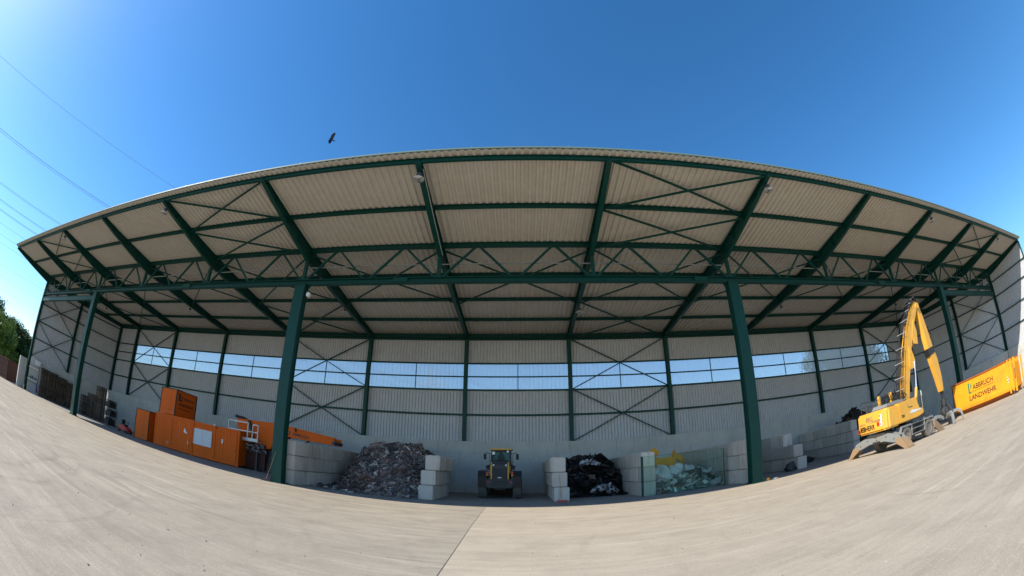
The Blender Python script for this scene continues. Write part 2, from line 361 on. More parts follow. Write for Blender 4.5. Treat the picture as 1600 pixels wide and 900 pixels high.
# roof sheet: trapezoid ridges running down the slope
def trap(p, d):  # offsets over a period
    return [(0, 0), (p*0.30, 0), (p*0.42, d), (p*0.88, d)]
b = MB(); xs = []; k = 0; p = 1/3
while -52.6+k*p < 52.15:
    for dx, dz in trap(p, 0.075): xs.append((-52.6+k*p+dx, dz))
    k += 1
n = len(xs)
def yback(x): return 32.3
def xcl(x, y):
    return min(max(x, xw(LW, y)-0.15 if y > 19.4 else x), xw(RW, y)+0.15 if y > 19.4 else x)
rows = [12.86, 13.2, 19.4, 32.3]
for off in (0.0, 0.012):
    for y in rows:
        for x, dz in xs: b.v.append((xcl(x, y), y, zr(y)+dz+off))
m_ = n*len(rows)
for o_ in (0, m_):
    for r_ in range(len(rows)-1):
        for i in range(n-1): b.f.append((o_+r_*n+i, o_+r_*n+i+1, o_+(r_+1)*n+i+1, o_+(r_+1)*n+i))
for i in range(n-1): b.f.append((i, i+1, m_+i+1, m_+i))
b.build('roof_sheet', 'roofsheet', hall)
# eave trim along the front edge and clips on it
b = MB(); b.box(-52.65, 52.15, 12.80, 12.855, zr(12.8)+0.07, zr(12.8)+0.13); b.box(-52.65, 52.15, 12.80, 13.0, zr(12.8)+0.13, zr(12.8)+0.137)
for i in range(26): b.box(-50+i*4.0, -49.94+i*4.0, 12.80, 12.9, zr(12.8)+0.137, zr(12.8)+0.19)
b.build('eave_trim', 'fringe', hall)
for y in YP:
    xa, xb = xw(LW, y), xw(RW, y); h_ = 0.22 if y not in (YP[2],) else 0.30
    pb = MB(); z = zr(y)-h_/2-0.002
    pb.ibeam((xa, y, z), (xb, y, z), 0.14, h_, 0.018, 0.012)
    pb.build('roof_purlin', 'steel', hall)
# rafters: tapered I sections, deepest over the truss
for i, x in enumerate(FX):
    rb = MB(); ys = [13.12, 19.45, 32.0]; dp = [0.28, 0.88, 0.44]; hw = 0.12; tf = 0.028
    for j in range(2):
        def X(y):
            return xw(LW, y) if i == 0 else xw(RW, y) if i == 13 else x
        ya, yb = ys[j], ys[j+1]; da, db = dp[j], dp[j+1]; xa, xb = X(ya), X(yb)
        if i == 12 and j == 1: xb = x
        for (u0, u1) in (((0.004, tf), (0.004, tf)), ((da-tf, da), (db-tf, db)),):
            rb.add([(xa-hw,ya,zr(ya)-u0[1]),(xa+hw,ya,zr(ya)-u0[1]),(xa+hw,ya,zr(ya)-u0[0]),(xa-hw,ya,zr(ya)-u0[0]),
                    (xb-hw,yb,zr(yb)-u1[1]),(xb+hw,yb,zr(yb)-u1[1]),(xb+hw,yb,zr(yb)-u1[0]),(xb-hw,yb,zr(yb)-u1[0])],
                   [(0,1,2,3),(4,7,6,5),(0,4,5,1),(1,5,6,2),(2,6,7,3),(3,7,4,0)])
        t = 0.012
        rb.add([(xa-t,ya,zr(ya)-da+tf),(xa+t,ya,zr(ya)-da+tf),(xa+t,ya,zr(ya)-tf),(xa-t,ya,zr(ya)-tf),
                (xb-t,yb,zr(yb)-db+tf),(xb+t,yb,zr(yb)-db+tf),(xb+t,yb,zr(yb)-tf),(xb-t,yb,zr(yb)-tf)],
               [(0,1,2,3),(4,7,6,5),(0,4,5,1),(1,5,6,2),(2,6,7,3),(3,7,4,0)])
        for q in range(1, 4):   # web stiffeners
            yy = ya+(yb-ya)*q/4; d_ = da+(db-da)*q/4; xx = xa+(xb-xa)*q/4
            rb.box(xx-0.13, xx+0.13, yy-0.006, yy+0.006, zr(yy)-d_+tf, zr(yy)-tf)
    rb.build('rafter', 'steel', hall)
# front truss
YT = 19.45
b = MB(); b.ibeam((-52.25, YT, 11.10), (51.75, YT, 11.10), 0.30, 0.30, 0.03, 0.02); b.build('bottom_chord', 'steel', hall)
lo = [-52.25+0.0+4*k for k in range(27)]
for k in range(26):
    xa = lo[k]+ (0.35 if k == 0 else 0.17); xm = lo[k]+2; xb = lo[k+1]-(0.35 if k == 25 else 0.17)
    for (p_, q_) in (((xa, YT, 11.25), (xm-0.12, YT, 13.05)), ((xm+0.12, YT, 13.05), (xb, YT, 11.25))):
        d = MB(); d.bar(p_, q_, 0.11, 0.11); d.build('truss_diagonal', 'steel', hall)
for i, x in enumerate(FX):
    d = MB(); d.box(x-0.09, x+0.09, YT-0.09, YT+0.09, 11.25, 12.47); d.box(x-0.2, x+0.2, YT-0.05, YT+0.05, 11.25, 11.42); d.build('truss_post', 'steel', hall)
d = MB(); d.tube([(-52, 19.62, 12.13), (51.5, 19.62, 12.13)], 0.035); d.build('water_pipe', 'grey', hall)
d = MB(); d.tube([(FX[6]+0.16, 13.5, zr(13.5)-0.30), (FX[6]+0.16, 19.3, zr(19.3)-0.86)], 0.02, 6); d.build('cable_conduit', 'galv', hall)
for k in range(6):
    x = FX[1]+8*(2*k+0.5)+2
    d = MB(); d.box(x-0.4, x+0.4, YT-0.165, YT-0.152, 10.99, 11.21); d.build('splice_plate', 'steel', hall)
# portal columns
for i in (2, 5, 8, 11):
    x = FX[i]; c = MB(); c.box(x-0.33, x+0.33, 19.2, 19.235, 0.02, 10.93); c.box(x-0.33, x+0.33, 19.665, 19.7, 0.02, 10.93)
    c.box(x-0.27, x-0.235, 19.235, 19.665, 0.02, 10.93); c.box(x+0.235, x+0.27, 19.235, 19.665, 0.02, 10.93)
    c.box(x-0.37, x+0.37, 19.15, 19.75, 10.93, 10.95); c.box(x-0.345, x+0.345, 19.185, 19.2, 3.88, 3.90)
    col = c.build('column', 'steel', hall)
    bp = MB(); bp.box(x-0.42, x+0.42, 19.08, 19.82, 0.0, 0.03)
    for a_ in (-0.36, 0.36):
        for yy in (19.14, 19.76): bp.tube([(x+a_, yy, 0.03), (x+a_, yy, 0.09)], 0.02, 6)
    bp.build('base_plate', 'steel', col)
    h_ = MB(); h_.box(x-0.274, x-0.27, 19.4, 19.47, 0.75, 1.0); h_.build('socket_opening', 'black', col)
    kb = MB(); kb.bar((x, 19.7, 10.6), (x, 21.2, 12.35), 0.12, 0.12); kb.build('knee_brace', 'steel', hall)
for i in (0, 13):
    x = FX[i]+(0.12 if i == 0 else -0.12); c = MB(); c.ibeam((x, YT, 0.02), (x, YT, 12.47), 0.3, 0.36, 0.02, 0.014, (0,1,0)); c.build('end_column', 'steel', hall)
for x0, x1 in ((-52.1, -36.6), (35.95+0.13, 51.6)):
    c = MB(); c.box(x0, x1, YT-0.12, YT+0.12, 10.25, 10.62); c.box(x0, x1, YT-0.16, YT+0.16, 10.62, 10.65); c.box(x0, x1, YT-0.16, YT+0.16, 10.22, 10.25); c.build('end_beam', 'steel', hall)
# back wall
YB = 32.08
def clad(name, p, q, z0, zt0, zt1, side, pitch=0.25, d=0.07, mat_='clad', t=0.008):
    """vertical ribbed sheet from p to q; ribs bulge towards 'side' (left of p->q = +1)"""
    p, q = Vector((*p, 0)), Vector((*q, 0)); u = (q-p); L = u.length; u.normalize(); nrm = Vector((-u.y, u.x, 0))*side
    pts = []; k = 0
    while k*pitch < L-1e-6:
        for a, o_ in ((0.0, 0), (0.66, 0), (0.72, -1), (0.92, -1)):
            s_ = min(k*pitch+a*pitch, L); pts.append((s_, o_*d))
        k += 1
    pts.append((L, 0)); n_ = len(pts); b_ = MB()
    for off in (0.0, -t):
        for s_, o_ in pts:
            v = p+u*s_+nrm*(o_+off); b_.v.append((v.x, v.y, z0))
        for s_, o_ in pts:
            v = p+u*s_+nrm*(o_+off); b_.v.append((v.x, v.y, zt0+(zt1-zt0)*s_/L))
    for o_ in (0, 2*n_):
        for i in range(n_-1): b_.f.append((o_+i, o_+i+1, o_+n_+i+1, o_+n_+i))
    for i in range(n_-1): b_.f.append((i, i+1, 2*n_+i+1, 2*n_+i)); b_.f.append((n_+i, n_+i+1, 3*n_+i+1, 3*n_+i))
    return b_.build(name, mat_, hall)
WX1 = 40.35
clad('wall_cladding', (-48.87, YB), (45.7, YB), 3.80, 7.95, 7.95, -1)
clad('wall_cladding', (-48.87, YB), (45.7, YB), 10.02, 12.4, 12.4, -1)
clad('wall_cladding', (-48.87, YB), (-44.1, YB), 7.95, 10.02, 10.02, -1)
clad('wall_cladding', (WX1, YB), (45.7, YB), 7.95, 10.02, 10.02, -1)
for i in range(1, 12):
    xa = FX[i]; xb = min(FX[i+1], WX1) if i < 12 else WX1
    wn = clad('window', (xa+0.0, YB+0.01), (xb, YB+0.01), 7.955, 10.015, 10.015, -1, 0.333, 0.03, 'window', 0.004)
    fr = MB(); xm = (FX[i]+FX[i+1])/2
    for xx in ([xm] if xm < xb else []) + ([xb] if i == 11 else []): fr.box(xx-0.03, xx+0.03, YB-0.09, YB-0.04, 7.98, 9.98)
    fr.box(xa+0.2, xb-(0.2 if i < 11 else 0), YB-0.10, YB-0.045, 7.93, 7.99); fr.box(xa+0.2, xb-(0.2 if i < 11 else 0), YB-0.10, YB-0.045, 9.97, 10.03)
    fr.build('window_frame', 'steel', wn)
for i in range(0, 14):
    x = FX[i] if 0 < i < 13 else (-48.7 if i == 0 else 45.5)
    c = MB(); c.ibeam((x, 31.82, 3.92), (x, 31.82, 11.95), 0.30, 0.30, 0.02, 0.014, (0,1,0)); c.build('wall_column', 'steel', hall)
for z, h_ in ((5.99, 0.15), (7.93, 0.13), (8.98, 0.10), (10.03, 0.12), (12.05, 0.24)):
    c = MB(); c.box(-48.8, 45.6, 31.975, 32.03, z-h_/2, z+h_/2); c.build('girt', 'steel', hall)
c = MB(); c.ibeam((-48.7, 31.7, 12.20), (45.5, 31.7, 12.20), 0.22, 0.26, 0.02, 0.014); c.build('eave_beam', 'steel', hall)
def rod(p, q, r_=0.045, name='brace'):
    b_ = MB(); b_.bar(p, q, r_*1.7, r_*1.7); return b_.build(name, 'steel', hall)
for i in (1, 4, 7, 11):
    xa, xb = FX[i]+0.2, FX[i+1]-0.2
    for z0, z1 in ((3.98, 7.9), (7.98, 11.9)):
        rod((xa, 31.92, z0), (xb, 31.92, z1)); rod((xa, 31.86, z1), (xb, 31.86, z0))
    for ya, yb, o_ in ((YP[0], YP[1], 0.19), (YP[1], YP[2], 0.30), (YP[4], YP[6]-0.25, 0.34)):
        rod((xa, ya+0.05, zr(ya)-o_), (xb, yb-0.05, zr(yb)-o_), 0.05); rod((xb, ya+0.05, zr(ya)-o_-0.09), (xa, yb-0.05, zr(yb)-o_-0.09), 0.05)
for i in range(1, 12):
    xa, xb = FX[i]+0.2, FX[i+1]-0.2; ya, yb = YP[2]+0.1, YP[4]-0.05
    rod((xa, ya, zr(ya)-0.42), (xb, yb, zr(yb)-0.34), 0.045); rod((xb, ya, zr(ya)-0.51), (xa, yb, zr(yb)-0.43), 0.045)
# side walls
clad('wall_cladding', LW[0], LW[1], 3.80, zr(19.4)-0.02, zr(32.08)-0.02, -1)
clad('wall_cladding', RW[1], RW[0], 3.80, zr(32.08)-0.02, zr(19.4)-0.02, -1)
clad('wall_cladding', RW[0], (51.75, 13.15), 3.80, zr(19.4)-0.02, zr(13.15)-0.02, -1)
for W, s in ((LW, 1), (RW, -1)):
    for z in (5.99, 7.98, 10.0, 11.7):
        c = MB(); c.bar((W[0][0]+s*0.09, W[0][1], z), (W[1][0]+s*0.09, W[1][1], z), 0.06, 0.12)
        if s < 0: c.box(51.62, 51.70, 13.2, 19.4, z-0.06, z+0.06)
        c.build('girt', 'steel', hall)
    xi, yi = xw(W, 25.2)+s*0.22, 25.2
    c = MB(); c.ibeam((xi, yi, 3.92), (xi, yi, zr(yi)-0.5), 0.3, 0.3, 0.02, 0.014, (0,1,0)); c.build('wall_column', 'steel', hall)
    x0 = W[0][0]+s*0.2; 
    for z0, z1 in ((3.98, 7.9), (7.98, 11.8)):
        rod((x0, 19.6, z0), (xi, 25.05, z1)); rod((x0+s*0.06, 19.6, z1), (xi+s*0.06, 25.05, z0))
c = MB(); c.box(51.55, 51.83, 13.05, 13.2, 0.1, zr(13.1)-0.3); c.build('corner_post', 'steel', hall)

# retaining walls: precast concrete panels with open joints
def panels(W0, W1, thick, name, label, inner, cut=None, x_off=0.0, courses=((0, 1.62), (1.64, 3.02), (3.04, 3.92))):
    a, b_ = Vector((*W0, 0)), Vector((*W1, 0)); u = b_-a; L = u.length; u.normalize(); nn = Vector((-u.y, u.x, 0))*inner
    mb = MB(); rt = Matrix((u, nn, Vector((0,0,1)))).transposed()
    for ci, (z0, z1) in enumerate(courses):
        s_ = 0.0; k_ = 0
        while s_ < L-0.01:
            e = min(s_+(2.0 if (k_ == 0 and ci % 2) else 4.0), L)
            mb.obox(a+u*((s_+e)/2)+nn*(thick/2)+Vector((0,0,(z0+z1)/2)), (e-s_-0.012, thick, z1-z0-0.012), rt); s_ = e; k_ += 1
    core = MB(); core.obox(a+u*(L/2)+nn*(thick/2-0.02)+Vector((0,0,courses[-1][1]/2-0.01)), (L-0.04, thick-0.04, courses[-1][1]-0.04), rt)
    o = tag(mb.build(name, 'conc', None, bevel=0.008), label, 'concrete wall')
    core.build('joint_filling', 'conc', o)
    return o
panels((-48.9, 32.02), (45.75, 32.02), 0.42, 'retaining_wall', 'long concrete wall under the cladding along the back of the hall', -1)
panels((-52.30, 19.75), (-48.92, 31.5), 0.32, 'retaining_wall', 'concrete wall under the cladding at the left end of the hall behind the pallets', -1)
panels((45.78, 31.5), (51.85, 19.4), 0.32, 'retaining_wall', 'concrete wall under the cladding at the right end of the hall', -1)
panels((51.85, 19.38), (51.85, 13.1), 0.30, 'retaining_wall', 'sunlit concrete wall at the right front corner behind the orange container', -1)

pw = MB(); pw.box(-52.55, -52.15, 18.0, 19.15, 0, 3.4); tag(pw.build('boundary_wall', 'conc', None, bevel=0.02), 'pale concrete wall end standing just outside the left end of the hall', 'concrete wall')
# high bay lamps
lamp = thing('hanging_lamp', 'x', 'lamp', (FX[6], 13.6, zr(13.6)-0.35), group='round lamps under the roof')
b = MB(); b.tube([(0,0,0.02), (0,0,-0.12)], 0.03); b.lathe([(-0.30, 0.10), (-0.12, 0.13), (-0.11, 0.05)], (0,0,0), 'z', 16); b.build('lamp_housing', 'darkgrey', lamp)
b = MB(); b.lathe([(-0.40, 0.24), (-0.38, 0.245), (-0.31, 0.12), (-0.30, 0.1), (-0.375, 0.225)], (0,0,0), 'z', 20); b.build('reflector', 'galv', lamp, smooth=True)
b = MB(); b.lathe([(-0.392, 0.20), (-0.385, 0.20)], (0,0,0), 'z', 16); b.build('lens', 'lens', lamp)
b = MB()
for k in range(3): b.bar((0,0,-0.405), (0.22*math.cos(k*2.094+1.57), 0.22*math.sin(k*2.094+1.57), -0.405), 0.03, 0.015)
b.build('guard', 'darkgrey', lamp)
spots = [(6, 13.6, 'front edge of the roof, above the wheel loader on the left')] + \
    [(i, 13.6, t) for i, t in ((2, 'far left front corner of the roof'), (4, 'front edge of the roof, above the orange box'), (8, 'front edge of the roof, right of the middle'),
     (10, 'front edge of the roof, above the excavator'), (12, 'far right front corner of the roof'))] + \
    [(i, 25.7, t) for i, t in ((1, 'back of the roof, at the far left above the pallets'), (3, 'back of the roof, above the orange containers'), (5, 'back of the roof, just right of the floodlit column'),
     (7, 'back of the roof, above the black scrap heap'), (9, 'back of the roof, right of the middle column'), (11, 'back of the roof, beside the excavator boom'))]
for k, (i, y, t) in enumerate(spots):
    o = lamp if k == 0 else copy_tree(lamp)
    d_ = 0.30+0.6*(y-13.12)/6.33 if y < 19 else 0.9-0.42*(y-19.45)/12.55
    o.location = (FX[i]+(0.0 if k == 0 else 0.06), y, zr(y)-d_-0.02); o['label'] = 'round lamp under the ' + t
fl_ = thing('floodlight', 'white floodlight at the top of the left middle column', 'lamp', (-11.78, 19.35, 10.35))
b = MB(); b.box(0.02, 0.24, -0.10, 0.12, -0.14, 0.10); b.build('lamp_housing', 'white', fl_, bevel=0.03)
b = MB(); b.bar((-0.14, 0.06, 0.2), (0.18, 0.06, 0.2), 0.04, 0.04); b.box(0.14, 0.18, 0.04, 0.08, 0.15, 0.22); b.build('bracket', 'darkgrey', fl_)

# ------------------------------------------------------------------ concrete blocks
bm_ = MB(); bm_.box(-0.395, 0.395, -0.795, 0.795, 0, 0.792)
block_me = None
ch = MB()
def blockmesh(stud, half=False):
    L = 0.395 if half else 0.795
    o_ = MB(); o_.box(-0.395, 0.395, -L, L, 0, 0.775)
    me = o_.mesh('concrete_block', M['block'], bevel=0.035)
    if stud:
        s_ = MB()
        for yy in ([0] if half else [-0.4, 0.4]):
            for xx in (-0.18, 0.18):
                s_.add([(xx-0.11,yy-0.11,0.774),(xx+0.11,yy-0.11,0.774),(xx+0.11,yy+0.11,0.774),(xx-0.11,yy+0.11,0.774),
                        (xx-0.07,yy-0.07,0.83),(xx+0.07,yy-0.07,0.83),(xx+0.07,yy+0.07,0.83),(xx-0.07,yy+0.07,0.83)],
                       [(0,1,5,4),(1,2,6,5),(2,3,7,6),(3,0,4,7),(4,5,6,7),(0,3,2,1)])
        b2 = bmesh.new(); b2.from_mesh(me); t_ = s_.mesh('t', M['block']); b2.from_mesh(t_); b2.to_mesh(me); b2.free(); bpy.data.meshes.remove(t_)
    return me
BM = {(s_, h_): blockmesh(s_, h_) for s_ in (0, 1) for h_ in (0, 1)}
ORD = ['end', 'second', 'third', 'fourth', 'fifth', 'sixth', 'seventh', 'eighth']
ROW = ['bottom', 'middle', 'top']
def blockwall(xs, ys, yend, where, group):
    for r_ in range(3):
        y = ys[r_]; k_ = 0
        while y < yend-0.5:
            half = (k_ == 0 and r_ == 1) or y+1.6 > yend+0.3
            L = 0.8 if half else 1.6
            o_ = bpy.data.objects.new('concrete_block', BM[(1 if r_ == 2 else 0, 1 if half else 0)]); COL.objects.link(o_)
            o_.location = (xs[r_]+random.uniform(-.012, .012), y+L/2, r_*0.8+0.0); o_.rotation_euler = (0,0,random.uniform(-.008, .008))
            nm = ORD[min(k_, 7)]
            tag(o_, '%s row, %s concrete block from the yard, wall %s' % (ROW[r_], nm if nm != 'end' else 'first', where), 'concrete block', group)
            y += L; k_ += 1
G_ = 'stacked concrete blocks between the bays'
blockwall((-12.0, -12.0, -12.0), (20.0, 20.0, 20.0), 31.4, 'left of the grey rubble', G_)
blockwall((-4.85, -4.74, -4.55), (21.80, 21.88, 21.98), 26.6, 'left of the wheel loader', G_)
blockwall((2.08, 1.98, 1.90), (22.2, 22.3, 22.36), 31.4, 'right of the wheel loader', G_)
blockwall((6.65, 6.65, 6.62), (22.05, 22.05, 22.0), 31.4, 'left of the insulation waste', G_)
blockwall((12.0, 12.0, 12.0), (20.1, 20.1, 20.1), 31.4, 'right of the insulation waste', G_)
blockwall((17.0, 17.0, 17.0), (22.0, 22.4, 23.6), 31.4, 'right of the right middle column', G_)
blockwall((24.4, 24.4, 24.4), (24.0, 24.0, 24.2), 31.4, 'behind the excavator', G_)

# ------------------------------------------------------------------ heaps
def chip(c, s, flat=0.35):
    rt = Matrix.Rotation(random.uniform(0, 6.3), 3, 'Z') @ Matrix.Rotation(random.gauss(0, 0.6), 3, 'X') @ Matrix.Rotation(random.gauss(0, 0.6), 3, 'Y')
    a = s*random.uniform(0.7, 1.3); b_ = s*random.uniform(0.4, 1.0); h_ = s*flat*random.uniform(0.5, 1.5); j = lambda: random.uniform(0.6, 1.1)
    pts = [(-a*j(),-b_*j(),-h_),(a*j(),-b_*j(),-h_),(a*j(),b_*j(),-h_),(-a*j(),b_*j(),-h_),(-a*j(),-b_*j(),h_*j()),(a*j(),-b_*j(),h_*j()),(a*j(),b_*j(),h_*j()),(-a*j(),b_*j(),h_*j())]
    return [Vector(c)+rt@Vector(p_) for p_ in pts]
CF = [(0,3,2,1),(4,5,6,7),(0,1,5,4),(1,2,6,5),(2,3,7,6),(3,0,4,7)]
def hnoise(x, y, k):
    return (math.sin(x*1.7*k+y*0.9*k+1.3)+math.sin(x*0.8*k-y*2.1*k+4)+math.sin(x*3.1*k+y*2.7*k)*0.5)/2.5
def heap(name, label, H, x0, x1, y0, y1, n_, smin, smax, tints, m, flat=0.35, basecol=(0.1,0.09,0.085), cat='heap', rough=0.12):
    b_ = MB(); b_.t = []
    nx, ny = int((x1-x0)/0.16), int((y1-y0)/0.16)
    for j in range(ny+1):
        for i in range(nx+1):
            x = x0+(x1-x0)*i/nx; y = y0+(y1-y0)*j/ny; h_ = H(x, y)
            z = max(-0.05, h_ + (hnoise(x, y, 2.3)*rough+random.uniform(-.05, .05) if h_ > 0.08 else -0.06)); b_.v.append((x, y, z))
    for j in range(ny):
        for i in range(nx):
            k_ = j*(nx+1)+i; b_.f.append((k_, k_+1, k_+nx+2, k_+nx+1)); kk = random.uniform(.8, 1.2); b_.t.append(tuple(c*kk for c in basecol))
    c_ = 0; tries = 0
    while c_ < n_ and tries < n_*12:
        tries += 1
        x, y = random.uniform(x0, x1), random.uniform(y0, y1); h_ = H(x, y)
        if h_ < 0.03 and random.random() > 0.10: continue
        if y > y0+(y1-y0)*0.7 and random.random() > 0.4: continue
        s_ = smin*(smax/smin)**(random.random()**2.2); col_ = random.choices([t[1] for t in tints], [t[0] for t in tints])[0]
        if s_ > 0.25 and max(col_) > 0.4: s_ *= 0.5
        kk = random.uniform(.65, 1.3)*(1+0.35*hnoise(x, y, 0.9)); br = max(0, hnoise(x+3, y-2, 0.7)) if smin < 0.02 else 0; col_ = (col_[0]*kk*(1+.12*br), col_[1]*kk*(1-.10*br), col_[2]*kk*(1-.2*br))
        vs = chip((x, y, max(0.0, h_)+random.uniform(-0.02, 0.10)+hnoise(x, y, 2.3)*rough*(h_ > .08)+0.02), s_, flat); b_.add(vs, CF); b_.t += [col_]*6; c_ += 1
    o_ = b_.build(name, m); return tag(o_, label, cat, kind='stuff')
def sm(a, b_, x):
    t = min(1, max(0, (x-a)/(b_-a))); return t*t*(3-2*t)
def Hr(x, y):   # grey rubble
    fr = 21.9+max(0, (-8.2-x))*0.85+0.25*math.sin(x*2.1)
    top = 2.98-0.045*(x+7.8)**2+0.10*math.sin(x*2.9+y)-max(0, x+6.7)*1.1
    return max(0, min(top, (y-fr)*0.70))*sm(-12.0, -10.4, x) if x > -11.6 else 0
heap('rubble_heap', 'grey demolition rubble heap with brown and pale fragments between block walls', Hr, -11.55, -5.3, 21.3, 31.4, 13000, 0.018, 0.24,
     [(5, (0.219, 0.189, 0.178)), (4, (0.149, 0.119, 0.116)), (3, (0.333, 0.280, 0.245)), (3, (0.201, 0.131, 0.108)), (1.0, (0.560, 0.507, 0.455)), (0.10, (0.800, 0.800, 0.800)), (2, (0.070, 0.070, 0.079))], 'heap', 0.25, (0.201, 0.158, 0.144), rough=0.2)
def Hb(x, y):
    d = ((x-4.2)/2.25)**2
    fr = 25.3+0.5*max(0, x-4.5)
    return max(0, min(2.35*(1-d)**0.5 if d < 1 else 0, (y-fr)*1.5)) if x > 2.48 else 0
def Hb2(x, y): return max(Hb(x, y), max(0, min(2.1, (y-25.2)*1.6))*(1 if 2.48 < x < 4 else 0))
heap('black_scrap_heap', 'black heap of plastic foil and rubber scrap between block walls', Hb2, 2.50, 6.24, 24.9, 31.0, 1800, 0.06, 0.42,
     [(8, (0.008, 0.008, 0.009)), (3, (0.018, 0.018, 0.02))], 'foil', 0.12, (0.01, 0.01, 0.01))
# silver foil bundles lying on the black heap
def crumple(name, label, c, r, mat_, seed, cat, group=None, seg=22, amp=0.28, tints=None):
    random.seed(seed); b_ = bmesh.new(); bmesh.ops.create_icosphere(b_, subdivisions=3, radius=1)
    ph = [random.uniform(0, 6.3) for _ in range(9)]
    for v in b_.verts:
        p_ = v.co.copy(); d_ = 1+amp*(math.sin(p_.x*3.2+ph[0])*math.sin(p_.y*4.1+ph[1])+0.6*math.sin(p_.z*6+ph[2]+p_.x*5)+0.35*abs(math.sin(p_.x*11+ph[3]+p_.y*9))+random.uniform(-.12, .12))
        v.co = Vector((p_.x*r[0]*d_, p_.y*r[1]*d_, max(-0.75, p_.z)*r[2]*d_))
    me = bpy.data.meshes.new(name); b_.to_mesh(me); b_.free(); me.materials.append(M[mat_])
    zmin = min(v.co.z for v in me.vertices)
    o_ = bpy.data.objects.new(name, me); COL.objects.link(o_); o_.location = c
    return tag(o_, label, cat, group)
def foil(label, c, r, n_):
    b_ = MB(); b_.t = []
    for k in range(n_):
        a = random.uniform(0, 6.3); q = random.random()**0.5
        b_.add(chip((r[0]*q*math.cos(a), r[1]*q*math.sin(a), r[2]*(1-q*q)+random.uniform(-.05, .05)), random.uniform(0.04, 0.15), 0.3), CF)
        v_ = random.choice([0.06, 0.2, 0.4, 0.55]); b_.t += [(v_, v_, v_*1.03)]*6
    o_ = b_.build('foil_bundle', 'foil'); o_.location = c; tag(o_, label, 'foil', 'silver foil pieces')
foil('crumpled silver foil on top of the black scrap heap', (4.05, 25.95, 2.0), (0.6, 0.35, 0.25), 90)
foil('crumpled silver foil at the foot of the black scrap heap', (4.85, 25.15, 0.25), (0.8, 0.35, 0.45), 130)
random.seed(11)
def Hi(x, y):
    return max(0, min(0.75+0.3*sm(24, 27, y)+0.12*math.sin(x*3), (y-22.7)*0.62))
heap('insulation_waste', 'spread of pale green and pink insulation boards behind the glass sheet', Hi, 7.1, 11.5, 22.6, 28.5, 420, 0.16, 0.80,
     [(4, (0.62, 0.70, 0.63)), (2, (0.50, 0.62, 0.55)), (1.6, (0.75, 0.46, 0.58)), (2.5, (0.8, 0.82, 0.8)), (1, (0.22, 0.18, 0.12)), (1, (0.10, 0.16, 0.14)), (.5, (0.2, 0.42, 0.5))], 'soft', 0.05, (0.22, 0.26, 0.23))
crumple('waste_bag', 'big milky plastic sack standing right behind the glass sheet, leftmost', (8.15, 24.2, 0.95), (0.52, 0.45, 0.62), 'bag', 21, 'bag', 'milky waste bags')
crumple('waste_bag', 'milky plastic sack below the yellow foam, in the middle', (9.15, 24.8, 1.12), (0.52, 0.4, 0.42), 'bag', 22, 'bag', 'milky waste bags')
crumple('waste_bag', 'rounded milky plastic sack lying nearest the right block wall', (10.35, 25.4, 1.0), (0.50, 0.45, 0.40), 'bag', 23, 'bag', 'milky waste bags')
random.seed(12)
def slab(name, label, c, sz, rot, m, cat, group):
    b_ = MB(); nx_ = 6; vs = []
    for k in range(nx_+1):
        u = -sz[0]/2+sz[0]*k/nx_; bend = 0.10*math.sin(k*1.1+c[0])
        for yy, zz in ((-sz[1]/2, -sz[2]/2), (sz[1]/2, -sz[2]/2), (sz[1]/2, sz[2]/2), (-sz[1]/2, sz[2]/2)): vs.append((u, yy*random.uniform(.8, 1.1), zz+bend))
    fs = [(k*4+i, k*4+(i+1) % 4, (k+1)*4+(i+1) % 4, (k+1)*4+i) for k in range(nx_) for i in range(4)] + [(0,1,2,3), (nx_*4+3, nx_*4+2, nx_*4+1, nx_*4)]
    b_.add(vs, fs); o_ = b_.build(name, m); o_.location = c; o_.rotation_euler = rot; return tag(o_, label, cat, group)
FG = 'yellow foam pieces on the insulation waste'
slab('foam_slab', 'curled yellow foam slab leaning left against the block wall end', (7.75, 25.6, 2.05), (1.3, 0.5, 0.10), (0.9, -0.75, 0.2), 'foam', 'foam', FG)
slab('foam_slab', 'wide folded yellow foam slab in the middle of the waste', (8.75, 25.4, 1.75), (1.3, 0.75, 0.14), (1.0, 0.12, -0.1), 'foam', 'foam', FG)
slab('foam_slab', 'yellow foam slab tipped down at the right of the foam', (9.75, 25.6, 1.95), (1.1, 0.6, 0.12), (0.9, 0.85, 0.1), 'foam', 'foam', FG)
slab('foam_slab', 'dark yellow foam slab standing up behind the other foam', (8.1, 26.3, 2.25), (1.2, 0.5, 0.10), (1.2, -0.6, 0.4), 'conto', 'foam', FG)
def Hs(x, y): return max(0, min(1.0, (y-26.2)*0.8))*sm(25.1, 26, x)+max(0, 2.75-abs(x-28.6)*0.8-abs(y-28.3)*0.6)*0.95
heap('metal_scrap_heap', 'tangle of dark scrap metal behind the yellow excavator', Hs, 25.0, 33.0, 26.0, 31.3, 900, 0.05, 0.6, [(5, (0.035, 0.03, 0.03)), (2, (0.11, 0.05, 0.03)), (1, (0.12, 0.12, 0.13))], 'heap', 0.08, (0.03, 0.026, 0.026))
crumple('rubbish_sack', 'black rubbish sack at the foot of the long block wall', (20.4, 27.4, 0.38), (0.65, 0.4, 0.5), 'black', 31, 'bag', 'black sacks')
crumple('rubbish_sack', 'low dark sack with a reddish scrap beside it', (21.2, 27.0, 0.16), (0.8, 0.45, 0.22), 'black', 32, 'bag', 'black sacks')
crumple('gravel_lump', 'small grey mound at the foot of the stepped block wall', (16.2, 22.3, 0.2), (0.38, 0.32, 0.33), 'darkgrey', 33, 'mound')
crumple('wood_scrap', 'small yellow scrap beside the base of the right middle column', (12.45, 19.3, 0.06), (0.1, 0.08, 0.08), 'foam', 34, 'scrap')
